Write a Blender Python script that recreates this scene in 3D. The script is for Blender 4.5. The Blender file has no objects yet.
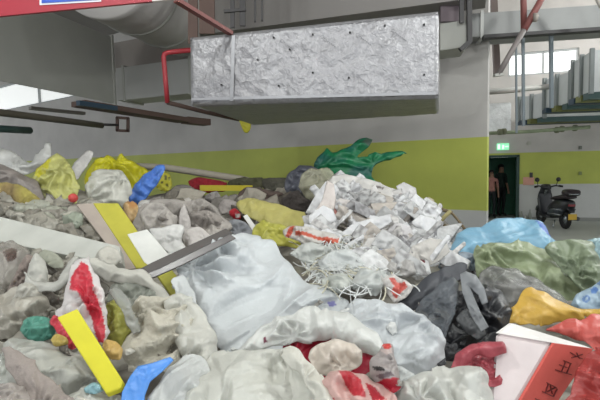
import bpy, bmesh, math, random
import numpy as np
from mathutils import Vector, Matrix
from mathutils.geometry import delaunay_2d_cdt

# ---------------------------------------------------------------- camera
SC = bpy.context.scene
COL = SC.collection
F = 450.0                                   # focal length in pixels of a 600 x 400 frame
CAM = np.array((0.0, 0.0, 1.7))
PITCH, ROLL = math.radians(4.2), math.radians(1.2)
_fw = np.array((0, math.cos(PITCH), -math.sin(PITCH)))
_r0 = np.array((1.0, 0, 0)); _u0 = np.cross(_r0, _fw)
RIGHT = _r0*math.cos(ROLL) - _u0*math.sin(ROLL)
UP = _r0*math.sin(ROLL) + _u0*math.cos(ROLL)
cam_d = bpy.data.cameras.new('camera'); cam_d.sensor_width = 36; cam_d.lens = 36*F/600
cam_d.clip_start = 0.02
cam = bpy.data.objects.new('camera', cam_d); COL.objects.link(cam)
m = Matrix.Identity(4)
for i in range(3):
    m[i][0] = RIGHT[i]; m[i][1] = UP[i]; m[i][2] = -_fw[i]; m[i][3] = CAM[i]
cam.matrix_world = m
SC.camera = cam

# ---------------------------------------------------------------- world, exposure
SC.view_settings.view_transform = 'Standard'
SC.view_settings.look = 'None'
SC.view_settings.exposure = -0.45
SC.view_settings.gamma = 1.0
SC.view_settings.use_curve_mapping = False
w = bpy.data.worlds.new('daylight'); SC.world = w; w.use_nodes = True
w.node_tree.nodes['Background'].inputs[0].default_value = (0.93, 0.97, 1.0, 1)
w.node_tree.nodes['Background'].inputs[1].default_value = 1.85

def tube_light(name, loc, power, r=.12, color=(0.97, 1.0, 0.97)):
    l = bpy.data.lights.new(name, 'POINT'); l.shadow_soft_size = r; l.energy = power; l.color = color
    o = bpy.data.objects.new(name, l); COL.objects.link(o); o.location = loc
    return o
# rows of bare fluorescent tubes along the garage ceiling (their fixtures are built further down)
TUBES = [(-1.6, -1.2, 4.3, 170), (1.8, -1.2, 4.3, 170), (-1.8, 1.3, 4.3, 170), (1.8, 1.3, 4.3, 170), (3.9, 3.4, 4.3, 160)]
HALL = [(7.6, 7.6, 5.6, 500), (10.6, 7.2, 5.6, 500)]
for (x, y, z, p) in TUBES+HALL: tube_light('ceiling_tube_light_offscreen', (x, y, z-.16), p)

# ---------------------------------------------------------------- helpers
def lin(c):
    if isinstance(c, str):
        c = tuple(int(c[i:i+2], 16) for i in (0, 2, 4))
    return tuple(((v/255/12.92) if v/255 <= .04045 else ((v/255+.055)/1.055)**2.4) for v in c)

def rays(px, py):
    px = np.asarray(px, float); py = np.asarray(py, float)
    return (_fw + ((px-300)/F)[..., None]*RIGHT + ((200-py)/F)[..., None]*UP)

def P(px, py, Y):
    d = rays(px, py); return CAM + d*(np.asarray(Y)/d[..., 1])[..., None]

def V(px, py, Y): return Vector(P(px, py, Y))

_rng = np.random.RandomState(7)
_perm = _rng.permutation(512); _perm = np.concatenate([_perm, _perm, _perm])
_grad = _rng.randn(512, 2); _grad /= np.linalg.norm(_grad, axis=1)[:, None]
def noise2(x, y, seed=0):
    x = x + seed*17.31; y = y - seed*9.77
    xi = np.floor(x).astype(int); yi = np.floor(y).astype(int); xf = x-xi; yf = y-yi
    def g(a, b):
        h = _perm[(_perm[(xi+a) % 512] + yi+b) % 512]
        return _grad[h, 0]*(xf-a) + _grad[h, 1]*(yf-b)
    u = xf*xf*xf*(xf*(xf*6-15)+10); v = yf*yf*yf*(yf*(yf*6-15)+10)
    return 1.5*((g(0, 0)*(1-u)+g(1, 0)*u)*(1-v) + (g(0, 1)*(1-u)+g(1, 1)*u)*v)

def tri(x): return 2*np.abs(2*(x-np.floor(x+.5)))-1

def crumple(u, v, f, seed, octs=3):
    r = np.random.RandomState(seed % 100000); out = 0; a = 1.0; tot = 0
    wx = noise2(u*f*.45, v*f*.45, seed % 97)*.9; wy = noise2(u*f*.45+5.2, v*f*.45+1.3, seed % 89)*.9
    for o in range(octs):
        for k in range(2):
            th = r.rand()*math.pi
            s = (math.cos(th)*u + math.sin(th)*v)*f*.5*(.7+.6*r.rand()) + (wx*math.cos(th+1)+wy*math.sin(th+1))*(1+.5*o) + r.rand()
            msk = .5+.5*np.clip(noise2(u*f*.3*(o+1)+k*3, v*f*.3*(o+1), (seed+o*7+k) % 83)*2, -1, 1)
            out = out + a*tri(s)*msk
        tot += a*1.2; a *= .5; f *= 2.1
    return out/tot

def ridged(u, v, f, seed, octs=4):
    out = 0; a = 1.0; tot = 0; w = 1.0
    wx = noise2(u*f*.5, v*f*.5, seed % 53)*.35; wy = noise2(u*f*.5+3.1, v*f*.5+7.7, seed % 59)*.35
    th = (seed*2.399) % math.pi; c, s = math.cos(th), math.sin(th)
    x = (u*c+v*s)*f*.6+wx; y = (-u*s+v*c)*f*1.15+wy
    for o in range(octs):
        n = 1-np.abs(noise2(x, y, (seed*3+o*11) % 101)*1.5); n = np.clip(n, 0, 1)**2*w
        out = out+a*n; tot += a; w = np.clip(n*1.8, 0.15, 1); a *= .55
        x, y = (x*.8-y*.6)*2.1, (x*.6+y*.8)*2.1
    return (out/tot-.4)*2

def creases(u, v, size, seed, dens=1.0, sharp=.65):
    """long sharp ridges and valleys of crumpled film"""
    r = np.random.RandomState((seed*7+13) % 99991); out = np.zeros_like(u); neg = np.zeros_like(u)
    wx = noise2(u/size*2.2, v/size*2.2, seed % 47)*size*.10; wy = noise2(u/size*2.2+4, v/size*2.2+9, seed % 43)*size*.10
    x = u+wx; y = v+wy; main = r.rand()*math.pi
    u0, u1, v0, v1 = u.min(), u.max(), v.min(), v.max()
    for k in range(int(46*dens)):
        cx, cy = r.uniform(u0, u1), r.uniform(v0, v1)
        th = main+r.normal(0, .35) if r.rand() < .8 else r.rand()*math.pi
        L = size*r.uniform(.2, .8); w = size*r.choice([.018, .026, .04, .06, .09])*r.uniform(.7, 1.3)
        a = (x-cx)*math.cos(th)+(y-cy)*math.sin(th); d = -(x-cx)*math.sin(th)+(y-cy)*math.cos(th)
        # one flank steeper than the other
        w1, w2 = (w, w*r.uniform(1.5, 3.5)) if r.rand() < .5 else (w*r.uniform(1.5, 3.5), w)
        dd = np.where(d > 0, d/w1, -d/w2)
        q = sharp*w*np.exp(-dd)*np.clip(1.2-np.abs(a)/L, 0, 1)
        if r.rand() < .7: out = np.maximum(out, q)
        else: neg = np.maximum(neg, q*.8)
    out = out-neg
    for k in range(max(1, int(2*dens))):        # gathers radiating from a knot
        cx, cy = r.uniform(u0, u1), r.uniform(v0, v1)
        dx, dy = x-cx, y-cy; rr = np.hypot(dx, dy); R = size*r.uniform(.2, .4)
        an = np.arctan2(dy, dx)+noise2(rr/size*5, rr*0, seed % 31)*.3
        out += .055*size*sharp*tri(an*r.randint(5, 9)/(2*math.pi)+r.rand())*np.clip(rr/(R*.5), 0, 1)*np.exp(-(rr/R)**2)
    return out

MATS = {}
def node_mat(name):
    m = bpy.data.materials.new(name); m.use_nodes = True
    nt = m.node_tree; nt.nodes.clear()
    return m, nt, nt.nodes.new, nt.links.new

def surf(kind):
    """materials that read their colour from the mesh attribute 'col'"""
    if kind in MATS: return MATS[kind]
    m, nt, N, L = node_mat(kind)
    rough, bump, bs, transl, transp, metal = {
        'plastic': (.38, .35, 55, .18, 0, 0), 'matte_plastic': (.55, .3, 60, .1, 0, 0), 'film': (.22, .5, 60, .2, .38, 0),
        'paper': (.85, .25, 90, .08, 0, 0), 'cloth': (.95, .5, 220, .05, 0, 0), 'board': (.7, .12, 40, 0, 0, 0),
        'rubble': (.85, .6, 45, 0, 0, 0), 'foil': (.42, .6, 24, 0, 0, .5), 'glossy': (.25, .05, 30, 0, 0, 0)}[kind]
    out = N('ShaderNodeOutputMaterial'); b = N('ShaderNodeBsdfPrincipled')
    at = N('ShaderNodeAttribute'); at.attribute_name = 'col'
    tc = N('ShaderNodeTexCoord')
    n1 = N('ShaderNodeTexNoise'); n1.inputs['Scale'].default_value = 9; n1.inputs['Detail'].default_value = 5
    mp = N('ShaderNodeMapRange'); mp.inputs[1].default_value = .3; mp.inputs[2].default_value = .7
    dv = .12 if kind in ('plastic', 'film', 'foil', 'board', 'glossy', 'matte_plastic') else .22
    mp.inputs[3].default_value = 1-dv; mp.inputs[4].default_value = 1+dv*.5
    mx = N('ShaderNodeVectorMath'); mx.operation = 'SCALE'
    L(tc.outputs['Object'], n1.inputs['Vector']); L(n1.outputs[0], mp.inputs[0])
    L(at.outputs['Color'], mx.inputs[0]); L(mp.outputs[0], mx.inputs['Scale'])
    L(mx.outputs[0], b.inputs['Base Color'])
    b.inputs['Roughness'].default_value = rough; b.inputs['Metallic'].default_value = metal
    n2 = N('ShaderNodeTexNoise'); n2.inputs['Scale'].default_value = bs; n2.inputs['Detail'].default_value = 4
    n2.inputs['Distortion'].default_value = 1.2 if kind in ('plastic', 'film', 'foil') else .2
    bp = N('ShaderNodeBump'); bp.inputs['Strength'].default_value = bump; bp.inputs['Distance'].default_value = .016 if kind == 'foil' else .006
    L(tc.outputs['Object'], n2.inputs['Vector']); L(n2.outputs[0], bp.inputs['Height']); L(bp.outputs[0], b.inputs['Normal'])
    if kind in ('plastic', 'film', 'cloth', 'foil', 'paper'):
        vo = N('ShaderNodeTexVoronoi'); vo.inputs['Scale'].default_value = {'cloth': 26, 'foil': 13, 'paper': 24}.get(kind, 19)
        dn = N('ShaderNodeTexNoise'); dn.inputs['Scale'].default_value = 7; dn.inputs['Detail'].default_value = 2
        va = N('ShaderNodeVectorMath'); va.operation = 'MULTIPLY_ADD'; va.inputs[1].default_value = (.13, .13, .13)
        L(tc.outputs['Object'], dn.inputs['Vector']); L(dn.outputs['Color'], va.inputs[0]); L(tc.outputs['Object'], va.inputs[2]); L(va.outputs[0], vo.inputs['Vector'])
        b2 = N('ShaderNodeBump'); b2.inputs['Strength'].default_value = {'foil': .28, 'paper': .2, 'cloth': .25}.get(kind, .15); b2.inputs['Distance'].default_value = .02
        L(vo.outputs['Distance'], b2.inputs['Height']); L(b2.outputs[0], bp.inputs['Normal'])
    last = b.outputs[0]
    if transl:
        t = N('ShaderNodeBsdfTranslucent'); ms = N('ShaderNodeMixShader'); ms.inputs[0].default_value = transl
        L(mx.outputs[0], t.inputs[0]); L(last, ms.inputs[1]); L(t.outputs[0], ms.inputs[2]); last = ms.outputs[0]
    if transp:
        t = N('ShaderNodeBsdfTransparent'); ms = N('ShaderNodeMixShader'); ms.inputs[0].default_value = transp
        L(last, ms.inputs[1]); L(t.outputs[0], ms.inputs[2]); last = ms.outputs[0]
    L(last, out.inputs[0])
    MATS[kind] = m
    return m

def flat(name, color, rough=.6, metal=0, emit=0, var=.1, scale=6, bump=0):
    """plain procedural material in one colour with a little noise"""
    if name in MATS: return MATS[name]
    m, nt, N, L = node_mat(name)
    out = N('ShaderNodeOutputMaterial'); b = N('ShaderNodeBsdfPrincipled'); L(b.outputs[0], out.inputs[0])
    c = lin(color)
    tc = N('ShaderNodeTexCoord'); n1 = N('ShaderNodeTexNoise'); n1.inputs['Scale'].default_value = scale; n1.inputs['Detail'].default_value = 6
    L(tc.outputs['Object'], n1.inputs['Vector'])
    r = N('ShaderNodeMix'); r.data_type = 'RGBA'
    r.inputs[6].default_value = tuple(v*(1-var) for v in c)+(1,); r.inputs[7].default_value = tuple(min(1, v*(1+var)) for v in c)+(1,)
    L(n1.outputs[0], r.inputs[0]); L(r.outputs[2], b.inputs['Base Color'])
    b.inputs['Roughness'].default_value = rough; b.inputs['Metallic'].default_value = metal
    if bump:
        bp = N('ShaderNodeBump'); bp.inputs['Strength'].default_value = bump; bp.inputs['Distance'].default_value = .01
        L(n1.outputs[0], bp.inputs['Height']); L(bp.outputs[0], b.inputs['Normal'])
    if emit:
        b.inputs['Emission Color'].default_value = c+(1,); b.inputs['Emission Strength'].default_value = emit
    MATS[name] = m
    return m

def tag(o, label=None, cat=None, group=None, kind=None):
    if label: o['label'] = label
    if cat: o['category'] = cat
    if group: o['group'] = group
    if kind: o['kind'] = kind
    return o

def link(name, me, mat=None, parent=None, loc=None):
    o = bpy.data.objects.new(name, me); COL.objects.link(o)
    if mat and me is not None and not me.materials: me.materials.append(mat)
    if loc is not None: o.location = loc
    if parent: o.parent = parent
    return o

def empty(name, loc=(0, 0, 0)):
    o = bpy.data.objects.new(name, None); COL.objects.link(o); o.location = loc; o.empty_display_size = .1
    return o

def mesh(name, verts, faces, mat=None, parent=None, smooth=False, base=None):
    """mesh object; world-space verts are stored relative to base (or to the parent's location)"""
    vs = np.asarray([tuple(v) for v in verts], float)
    if parent is not None: org = np.array(parent.matrix_basis.translation) if parent.parent is None else np.array(parent.parent.matrix_basis.translation)+np.array(parent.matrix_basis.translation)
    elif base is not None: org = np.asarray(base, float)
    else: org = np.array((vs[:, 0].mean(), vs[:, 1].mean(), vs[:, 2].min()))
    me = bpy.data.meshes.new(name); me.from_pydata((vs-org).tolist(), [], faces); me.update()
    if smooth: me.polygons.foreach_set('use_smooth', [True]*len(me.polygons))
    o = link(name, me, mat, parent)
    if parent is None: o.location = org
    return o

def hexa(c):  # 8 corners: bottom ring 0-3, top ring 4-7
    return [tuple(v) for v in c], [(3, 2, 1, 0), (4, 5, 6, 7), (0, 1, 5, 4), (1, 2, 6, 5), (2, 3, 7, 6), (3, 0, 4, 7)]

def bevel(o, wdt=.004, seg=2):
    bm = bmesh.new(); bm.from_mesh(o.data)
    bmesh.ops.recalc_face_normals(bm, faces=bm.faces)
    bmesh.ops.bevel(bm, geom=list(bm.edges), offset=wdt, segments=seg, affect='EDGES', clamp_overlap=True)
    bm.to_mesh(o.data); bm.free()
    return o

def prism(name, floor_pts, z0, z1, mat, parent=None, bev=0, z1b=None):
    """upright prism over a four-point plan"""
    c = [(p[0], p[1], z0) for p in floor_pts] + [(p[0], p[1], z1) for p in floor_pts]
    v, f = hexa(c); o = mesh(name, v, f, mat, parent)
    bm = bmesh.new(); bm.from_mesh(o.data); bmesh.ops.recalc_face_normals(bm, faces=bm.faces); bm.to_mesh(o.data); bm.free()
    if bev: bevel(o, bev)
    return o

def bar(name, a, b, wd, ht, mat, parent=None, bev=0, up=(0, 0, 1)):
    """rectangular bar from a to b"""
    a = Vector(a); b = Vector(b); d = (b-a).normalized(); upv = Vector(up)
    s = d.cross(upv)
    if s.length < 1e-4: s = d.cross(Vector((0, 1, 0)))
    s.normalize(); t = s.cross(d)
    s = s*wd/2; t = t*ht/2
    c = [a-s-t, a+s-t, b+s-t, b-s-t, a-s+t, a+s+t, b+s+t, b-s+t]
    v, f = hexa(c); o = mesh(name, v, f, mat, parent)
    bm = bmesh.new(); bm.from_mesh(o.data); bmesh.ops.recalc_face_normals(bm, faces=bm.faces); bm.to_mesh(o.data); bm.free()
    if bev: bevel(o, bev)
    return o

def tube(name, pts, r, mat, parent=None, n=12, radii=None):
    pts = [Vector(p) for p in pts]; vs = []; fs = []
    nrm = None
    for i, p in enumerate(pts):
        d = (pts[min(i+1, len(pts)-1)]-pts[max(i-1, 0)]).normalized()
        if nrm is None:
            nrm = d.cross(Vector((0, 0, 1)));
            if nrm.length < 1e-3: nrm = d.cross(Vector((0, 1, 0)))
        nrm = (nrm - d*nrm.dot(d)).normalized(); bn = d.cross(nrm)
        rr = radii[i] if radii else r
        for k in range(n):
            a = 2*math.pi*k/n; vs.append(p + nrm*math.cos(a)*rr + bn*math.sin(a)*rr)
    for i in range(len(pts)-1):
        for k in range(n):
            fs.append((i*n+k, i*n+(k+1) % n, (i+1)*n+(k+1) % n, (i+1)*n+k))
    fs.append(tuple(range(n))[::-1]); fs.append(tuple((len(pts)-1)*n+k for k in range(n)))
    o = mesh(name, vs, fs, mat, parent, smooth=True)
    return o

def setcol(me, cols):
    a = me.color_attributes.new('col', 'FLOAT_COLOR', 'POINT')
    a.data.foreach_set('color', np.concatenate([cols, np.ones((len(cols), 1))], 1).ravel())

def colmesh(o, color):
    setcol(o.data, np.tile(np.array(lin(color)), (len(o.data.vertices), 1))); return o

def inpoly(x, y, poly):
    ins = np.zeros(len(x), bool); n = len(poly)
    for i in range(n):
        x0, y0 = poly[i]; x1, y1 = poly[(i+1) % n]
        c = ((y0 > y) != (y1 > y)) & (x < (x1-x0)*(y-y0)/((y1-y0) if y1 != y0 else 1e-9)+x0)
        ins ^= c
    return ins

# ---------------------------------------------------------------- the heap's shape
_RX = [-200, 0, 60, 120, 180, 240, 300, 330, 380, 430, 470, 520, 600, 800]
_RY = [165, 168, 178, 188, 186, 190, 190, 186, 190, 205, 228, 236, 246, 246]
_RD = [4.1, 4.1, 4.1, 4.0, 4.2, 4.3, 4.0, 3.8, 3.7, 3.6, 3.4, 3.3, 3.1, 3.1]
NEAR = 0.95
def depth(px, py):
    yr = np.interp(px, _RX, _RY); dr = np.interp(px, _RX, _RD)
    t = np.clip((np.asarray(py, float)-yr)/(400-yr), -.12, 1.25)
    return 1/((1-t)/dr + t/NEAR)

def heap_z(X, Y):
    X = np.asarray(X, float); Y = np.asarray(Y, float)
    px = np.clip(300+F*X/np.maximum(Y, .6), -200, 800)
    yr = np.interp(px, _RX, _RY); dr = np.interp(px, _RX, _RD)
    zr = P(px, yr, dr)[..., 2]; zf = P(px, px*0+400, NEAR+px*0)[..., 2]
    t = (Y-NEAR)/(dr-NEAR)
    z = zf+(zr-zf)*np.clip(t, -.3, 1)
    z = z*np.clip(1-(Y-dr)/1.5, 0, 1)**.7                    # falls away behind the ridge
    z = z*np.clip((Y-.42)/.35, 0, 1)**.5                     # and in front of the photographer
    side = np.clip((np.abs(X)/(Y*.42+.75)-1.25)/.35, 0, 1)      # and at both flanks
    return z*(1-side**1.5)

_seed = [100]
BLG, WRK = .42, .6
def puffy(name, poly, label, cat, group=None, col='cfd0d0', kind='plastic', tilt=40, yaw=0, lift=0.02, Y=None,
          bulge=.05, bw=None, wr=.008, wf=14, lump=.8, step=1.6, prints=(), thick=None, parent=None, under=.5,
          smooth=True, jit=.5, octs=3, seed=None, anchor=.85, tint=None, crease=None, dens=1.0, fold=0):
    """a crumpled bag or sheet: outline seen in the photograph, unprojected onto a tilted plane lying on the heap,
    then swollen and creased; closed mesh with real thickness"""
    if seed is None: _seed[0] += 1; seed = _seed[0]
    if crease is None: crease = {'plastic': 1.9, 'film': 2.0, 'cloth': 2.0, 'matte_plastic': 1.0, 'paper': .8}.get(kind, .4)
    rnd = np.random.RandomState(seed)
    pts = np.array(poly, float); n = len(pts); step = min(step, 1.25)
    if smooth:
        res = []
        for i in range(n):
            p0, p1, p2, p3 = pts[i-1], pts[i], pts[(i+1) % n], pts[(i+2) % n]
            k = max(2, int(np.linalg.norm(p2-p1)/step))
            for t in np.linspace(0, 1, k, endpoint=False):
                q = .5*((2*p1)+(p2-p0)*t+(2*p0-5*p1+4*p2-p3)*t*t+(3*p1-p0-3*p2+p3)*t**3)
                res.append(.6*q+.4*(p1*(1-t)+p2*t))
    else:
        res = []
        for i in range(n):
            p1, p2 = pts[i], pts[(i+1) % n]; k = max(1, int(np.linalg.norm(p2-p1)/step))
            for t in np.linspace(0, 1, k, endpoint=False): res.append(p1*(1-t)+p2*t)
    bd = np.array(res)
    if jit and smooth:
        ar = math.sqrt(np.ptp(bd[:, 0])*np.ptp(bd[:, 1])); am = min(3.2, .05*ar)*jit*2
        m_ = len(bd); kn = max(4, int(m_*step/ (7+.05*ar))); ks = np.sort(rnd.rand(kn))*m_; kv = rnd.uniform(-1, 1, (kn, 2))*am*.75
        ii = np.arange(m_)                    # torn corners between straight runs
        bd = bd+np.stack([np.interp(ii, ks, kv[:, j], period=m_) for j in (0, 1)], 1)
        for fq, k_ in ((.07, .8),):
            bd = bd+np.stack([noise2(bd[:, 0]*fq, bd[:, 1]*fq, seed % 37), noise2(bd[:, 0]*fq+8, bd[:, 1]*fq+3, seed % 41)], 1)*am*k_
    x0, y0 = bd.min(0); x1, y1 = bd.max(0)
    gx, gy = np.meshgrid(np.arange(x0, x1, step), np.arange(y0, y1, step)); gx = gx.ravel(); gy = gy.ravel()
    gx = gx+rnd.uniform(-.3, .3, len(gx))*step; gy = gy+rnd.uniform(-.3, .3, len(gy))*step
    ins = inpoly(gx, gy, bd); ip = np.stack([gx[ins], gy[ins]], 1)
    if len(ip):
        dpx = np.min(np.linalg.norm(ip[:, None]-bd[None], axis=2), 1); ip = ip[dpx > step*.45]
    nb = len(bd)
    allp = np.concatenate([bd, ip]) if len(ip) else bd
    vo, eo, fo, ov, oe, of = delaunay_2d_cdt([Vector(p) for p in allp], [], [list(range(nb))], 1, 1e-5)
    vo = np.array([(v[0], v[1]) for v in vo])
    used = sorted({i for f in fo for i in f}); mp = {a: b for b, a in enumerate(used)}
    vo = vo[used]; fo = [tuple(mp[i] for i in f) for f in fo]
    # outline edges occur in one face only
    ec = {}
    for f in fo:
        for a, b in zip(f, f[1:]+f[:1]):
            ec[(min(a, b), max(a, b))] = ec.get((min(a, b), max(a, b)), 0)+1
    bset = {i for e, c in ec.items() if c == 1 for i in e}
    isb = np.array([i in bset for i in range(len(vo))])
    cx = pts[:, 0].mean(); ya = y0+(y1-y0)*anchor
    if Y is None: Y = float(depth(cx, ya))
    C = P(cx, ya, Y-lift)
    tl, yw = math.radians(tilt), math.radians(yaw)
    nv = np.array((math.sin(yw)*math.sin(tl), -math.cos(yw)*math.sin(tl), math.cos(tl)))
    e1 = np.array((math.cos(yw), math.sin(yw), 0)); e2 = np.cross(nv, e1)
    d = rays(vo[:, 0], vo[:, 1]); den = d@nv; den = np.where(den > -.06, -.06, den)
    Q = CAM+d*((C-CAM)@nv/den)[:, None]
    u = (Q-C)@e1; v = (Q-C)@e2
    bu = np.stack([u[isb], v[isb]], 1)
    dist = np.min(np.linalg.norm(np.stack([u, v], 1)[:, None]-bu[None], axis=2), 1)
    wid = max(np.ptp(u), 1e-3); hei = max(np.ptp(v), 1e-3)
    if bw is None: bw = .35*min(wid, hei)
    pr = 1-(1-np.clip(dist/bw, 0, 1))**2; pr = pr**.8
    h = BLG*bulge*pr*(1+lump*noise2(u/(bw*1.6), v/(bw*1.6), seed % 61)*1.4)
    mr = .5 if kind in ('paper',) else .3
    cr = crumple(u, v, wf, seed, octs)*mr + ridged(u, v, wf*.8, seed, octs+1)*(1-mr)*1.25
    h = h + wr*WRK*cr*(.3+.7*pr)
    size = math.sqrt(wid*hei)
    if fold:
        for q in range(3):
            th = rnd.rand()*math.pi; off = rnd.uniform(-.25, .25)*size
            h = h+rnd.choice([-1, 1])*fold*np.abs(math.cos(th)*u+math.sin(th)*v-off-.0*v)
        h = h-h.mean()
    if crease: h = h+creases(u, v, size, seed, dens, crease)*(.25+.75*np.clip(dist/(.12*size), 0, 1))
    h = np.where(h < 0, h*.18, h)
    cm = CAM-P(cx, (y0+y1)/2, Y-lift); cm /= np.linalg.norm(cm)
    sw = nv*.3+cm*.7; sw /= np.linalg.norm(sw)              # swells towards the open side of the heap
    top = Q+sw*h[:, None]
    if thick is not None: bot = top-nv*thick
    else: bot = Q+sw*np.minimum(-.0015-under*BLG*bulge*pr, h-.004)[:, None]
    idx = {}; verts = top.tolist(); cols_src = list(range(len(vo)))
    for i in range(len(vo)):
        if isb[i]: idx[i] = i
        else: idx[i] = len(verts); verts.append(bot[i].tolist()); cols_src.append(i)
    tris = []
    for f in fo:
        a, b, c = f[:3]
        nn = np.cross(Q[b]-Q[a], Q[c]-Q[a])
        if nn@nv < 0: b, c = c, b
        tris.append((a, b, c)); tris.append((idx[a], idx[c], idx[b]))
    tris = [t for t in tris if len(set(t)) == 3]
    o = mesh(name, verts, tris, surf(kind), parent, smooth=True, base=tuple(C) if parent is None else None)
    cc = np.tile(np.array(lin(col)), (len(vo), 1))
    if tint:
        tc, amt, fs = tint
        k = np.clip(noise2(u*fs, v*fs, (seed+3) % 71)*1.6+.2, 0, 1)[:, None]*amt
        cc = cc*(1-k)+np.array(lin(tc))*k
    for pp, pc in prints:
        mk = inpoly(vo[:, 0], vo[:, 1], pp); cc[mk] = lin(pc)
    setcol(o.data, cc[np.array(cols_src)])
    if parent is None: tag(o, label, cat, group)
    elif label: o['label'] = label
    return o

def slab(name, quad, label, cat, col, thick=.02, tilt=30, yaw=0, lift=.05, Y=None, kind='board', group=None, edge=None, parent=None, anchor=.85, bev=.002):
    """flat rigid board: outline on a tilted plane, extruded"""
    q = np.array(quad, float); y0, y1 = q[:, 1].min(), q[:, 1].max(); cx = q[:, 0].mean(); ya = y0+(y1-y0)*anchor
    if Y is None: Y = float(depth(cx, ya))
    C = P(cx, ya, Y-lift); tl, yw = math.radians(tilt), math.radians(yaw)
    nv = np.array((math.sin(yw)*math.sin(tl), -math.cos(yw)*math.sin(tl), math.cos(tl)))
    d = rays(q[:, 0], q[:, 1]); Q = CAM+d*((C-CAM)@nv/(d@nv))[:, None]
    n = len(q); vs = np.concatenate([Q, Q-nv*thick]); fs = [tuple(range(n)), tuple(range(2*n-1, n-1, -1))]
    for i in range(n): j = (i+1) % n; fs.append((i, i+n, j+n, j))
    o = mesh(name, vs, fs, surf(kind), parent, base=tuple(C) if parent is None else None)
    bm = bmesh.new(); bm.from_mesh(o.data); bmesh.ops.recalc_face_normals(bm, faces=bm.faces); bm.to_mesh(o.data); bm.free()
    if bev: bevel(o, bev, 1)
    colmesh(o, col)
    if parent is None: tag(o, label, cat, group)
    return o

# ---------------------------------------------------------------- the garage: floor, walls, ceiling
def wall_mat(name, BAND0, BAND1, low='bfc0be', band='b4bc58', up='bdbab6'):
    m, nt, N, L = node_mat(name)
    out = N('ShaderNodeOutputMaterial'); b = N('ShaderNodeBsdfPrincipled'); L(b.outputs[0], out.inputs[0])
    g = N('ShaderNodeNewGeometry'); sp = N('ShaderNodeSeparateXYZ'); L(g.outputs['Position'], sp.inputs[0])
    nz = N('ShaderNodeTexNoise'); nz.inputs['Scale'].default_value = 1.4; nz.inputs['Detail'].default_value = 8
    L(g.outputs['Position'], nz.inputs['Vector'])
    def step(v):
        k = N('ShaderNodeMath'); k.operation = 'GREATER_THAN'; k.inputs[1].default_value = v; L(sp.outputs[2], k.inputs[0]); return k.outputs[0]
    def mix(f, a, bb):
        r = N('ShaderNodeMix'); r.data_type = 'RGBA'; L(f, r.inputs[0])
        for s, i in ((a, 6), (bb, 7)):
            if isinstance(s, tuple): r.inputs[i].default_value = s+(1,)
            else: L(s, r.inputs[i])
        return r.outputs[2]
    low = lin(low); band = lin(band); up = lin(up)
    c = mix(step(BAND0), low, band); c = mix(step(BAND1), c, up)
    mp = N('ShaderNodeMapRange'); mp.inputs[1].default_value = .3; mp.inputs[2].default_value = .75; mp.inputs[3].default_value = .84; mp.inputs[4].default_value = 1.06
    L(nz.outputs[0], mp.inputs[0])
    s = N('ShaderNodeVectorMath'); s.operation = 'SCALE'; L(c, s.inputs[0]); L(mp.outputs[0], s.inputs['Scale'])
    L(s.outputs[0], b.inputs['Base Color']); b.inputs['Roughness'].default_value = .6
    return m
WALL = wall_mat('painted_wall', 1.04, 2.06); WALL_FAR = wall_mat('painted_hall_wall', 1.06, 1.98)

def wall(name, A, B, z1, holes, thick, mat, parent=None):
    """wall from plan point A to B with rectangular openings (s0, s1, z0, z1), s measured from A"""
    A = np.array(A, float); B = np.array(B, float); Ln = np.linalg.norm(B-A); d = (B-A)/Ln; nrm = np.array((-d[1], d[0]))
    ss = sorted({0, Ln} | {h[0] for h in holes} | {h[1] for h in holes}); zs = sorted({0, z1} | {h[2] for h in holes} | {h[3] for h in holes})
    vs = []; fs = []
    for i in range(len(ss)-1):
        for j in range(len(zs)-1):
            sm = (ss[i]+ss[i+1])/2; zm = (zs[j]+zs[j+1])/2
            if any(h[0] < sm < h[1] and h[2] < zm < h[3] for h in holes): continue
            k = len(vs)
            for zz in (zs[j], zs[j+1]):
                for (s, t) in ((ss[i], 0), (ss[i+1], 0), (ss[i+1], thick), (ss[i], thick)):
                    q = A+d*s+nrm*t; vs.append((q[0], q[1], zz))
            fs += [tuple(a+k for a in f) for f in ((3, 2, 1, 0), (4, 5, 6, 7), (0, 1, 5, 4), (1, 2, 6, 5), (2, 3, 7, 6), (3, 0, 4, 7))]
    o = mesh(name, vs, fs, mat, parent)
    bm = bmesh.new(); bm.from_mesh(o.data); bmesh.ops.recalc_face_normals(bm, faces=bm.faces); bm.to_mesh(o.data); bm.free()
    tag(o, kind='structure'); return o

def on_wall(A, B, px, py=165):
    """plan distance s from A where the pixel column meets the wall line A-B"""
    r = rays(px, py); A = np.array(A, float); d = np.array(B, float)-A; Ln = np.linalg.norm(d); d = d/Ln
    M = np.array([[r[0], -d[0]], [r[1], -d[1]]]); t, s = np.linalg.solve(M, A)
    return s, t*r[1], CAM[2]+t*r[2]          # s along wall, depth Y, height z

concrete = flat('floor_concrete', 'a5a9a2', .55, var=.18, scale=1.2)
floor = prism('floor', [(-16, -4), (17, -4), (17, 19), (-16, 19)], -.2, 0, concrete); tag(floor, kind='structure')

BA = (2.58, 6.2); BB = (2.58-7.61*2.3, 6.2+5.4*2.3)
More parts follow.
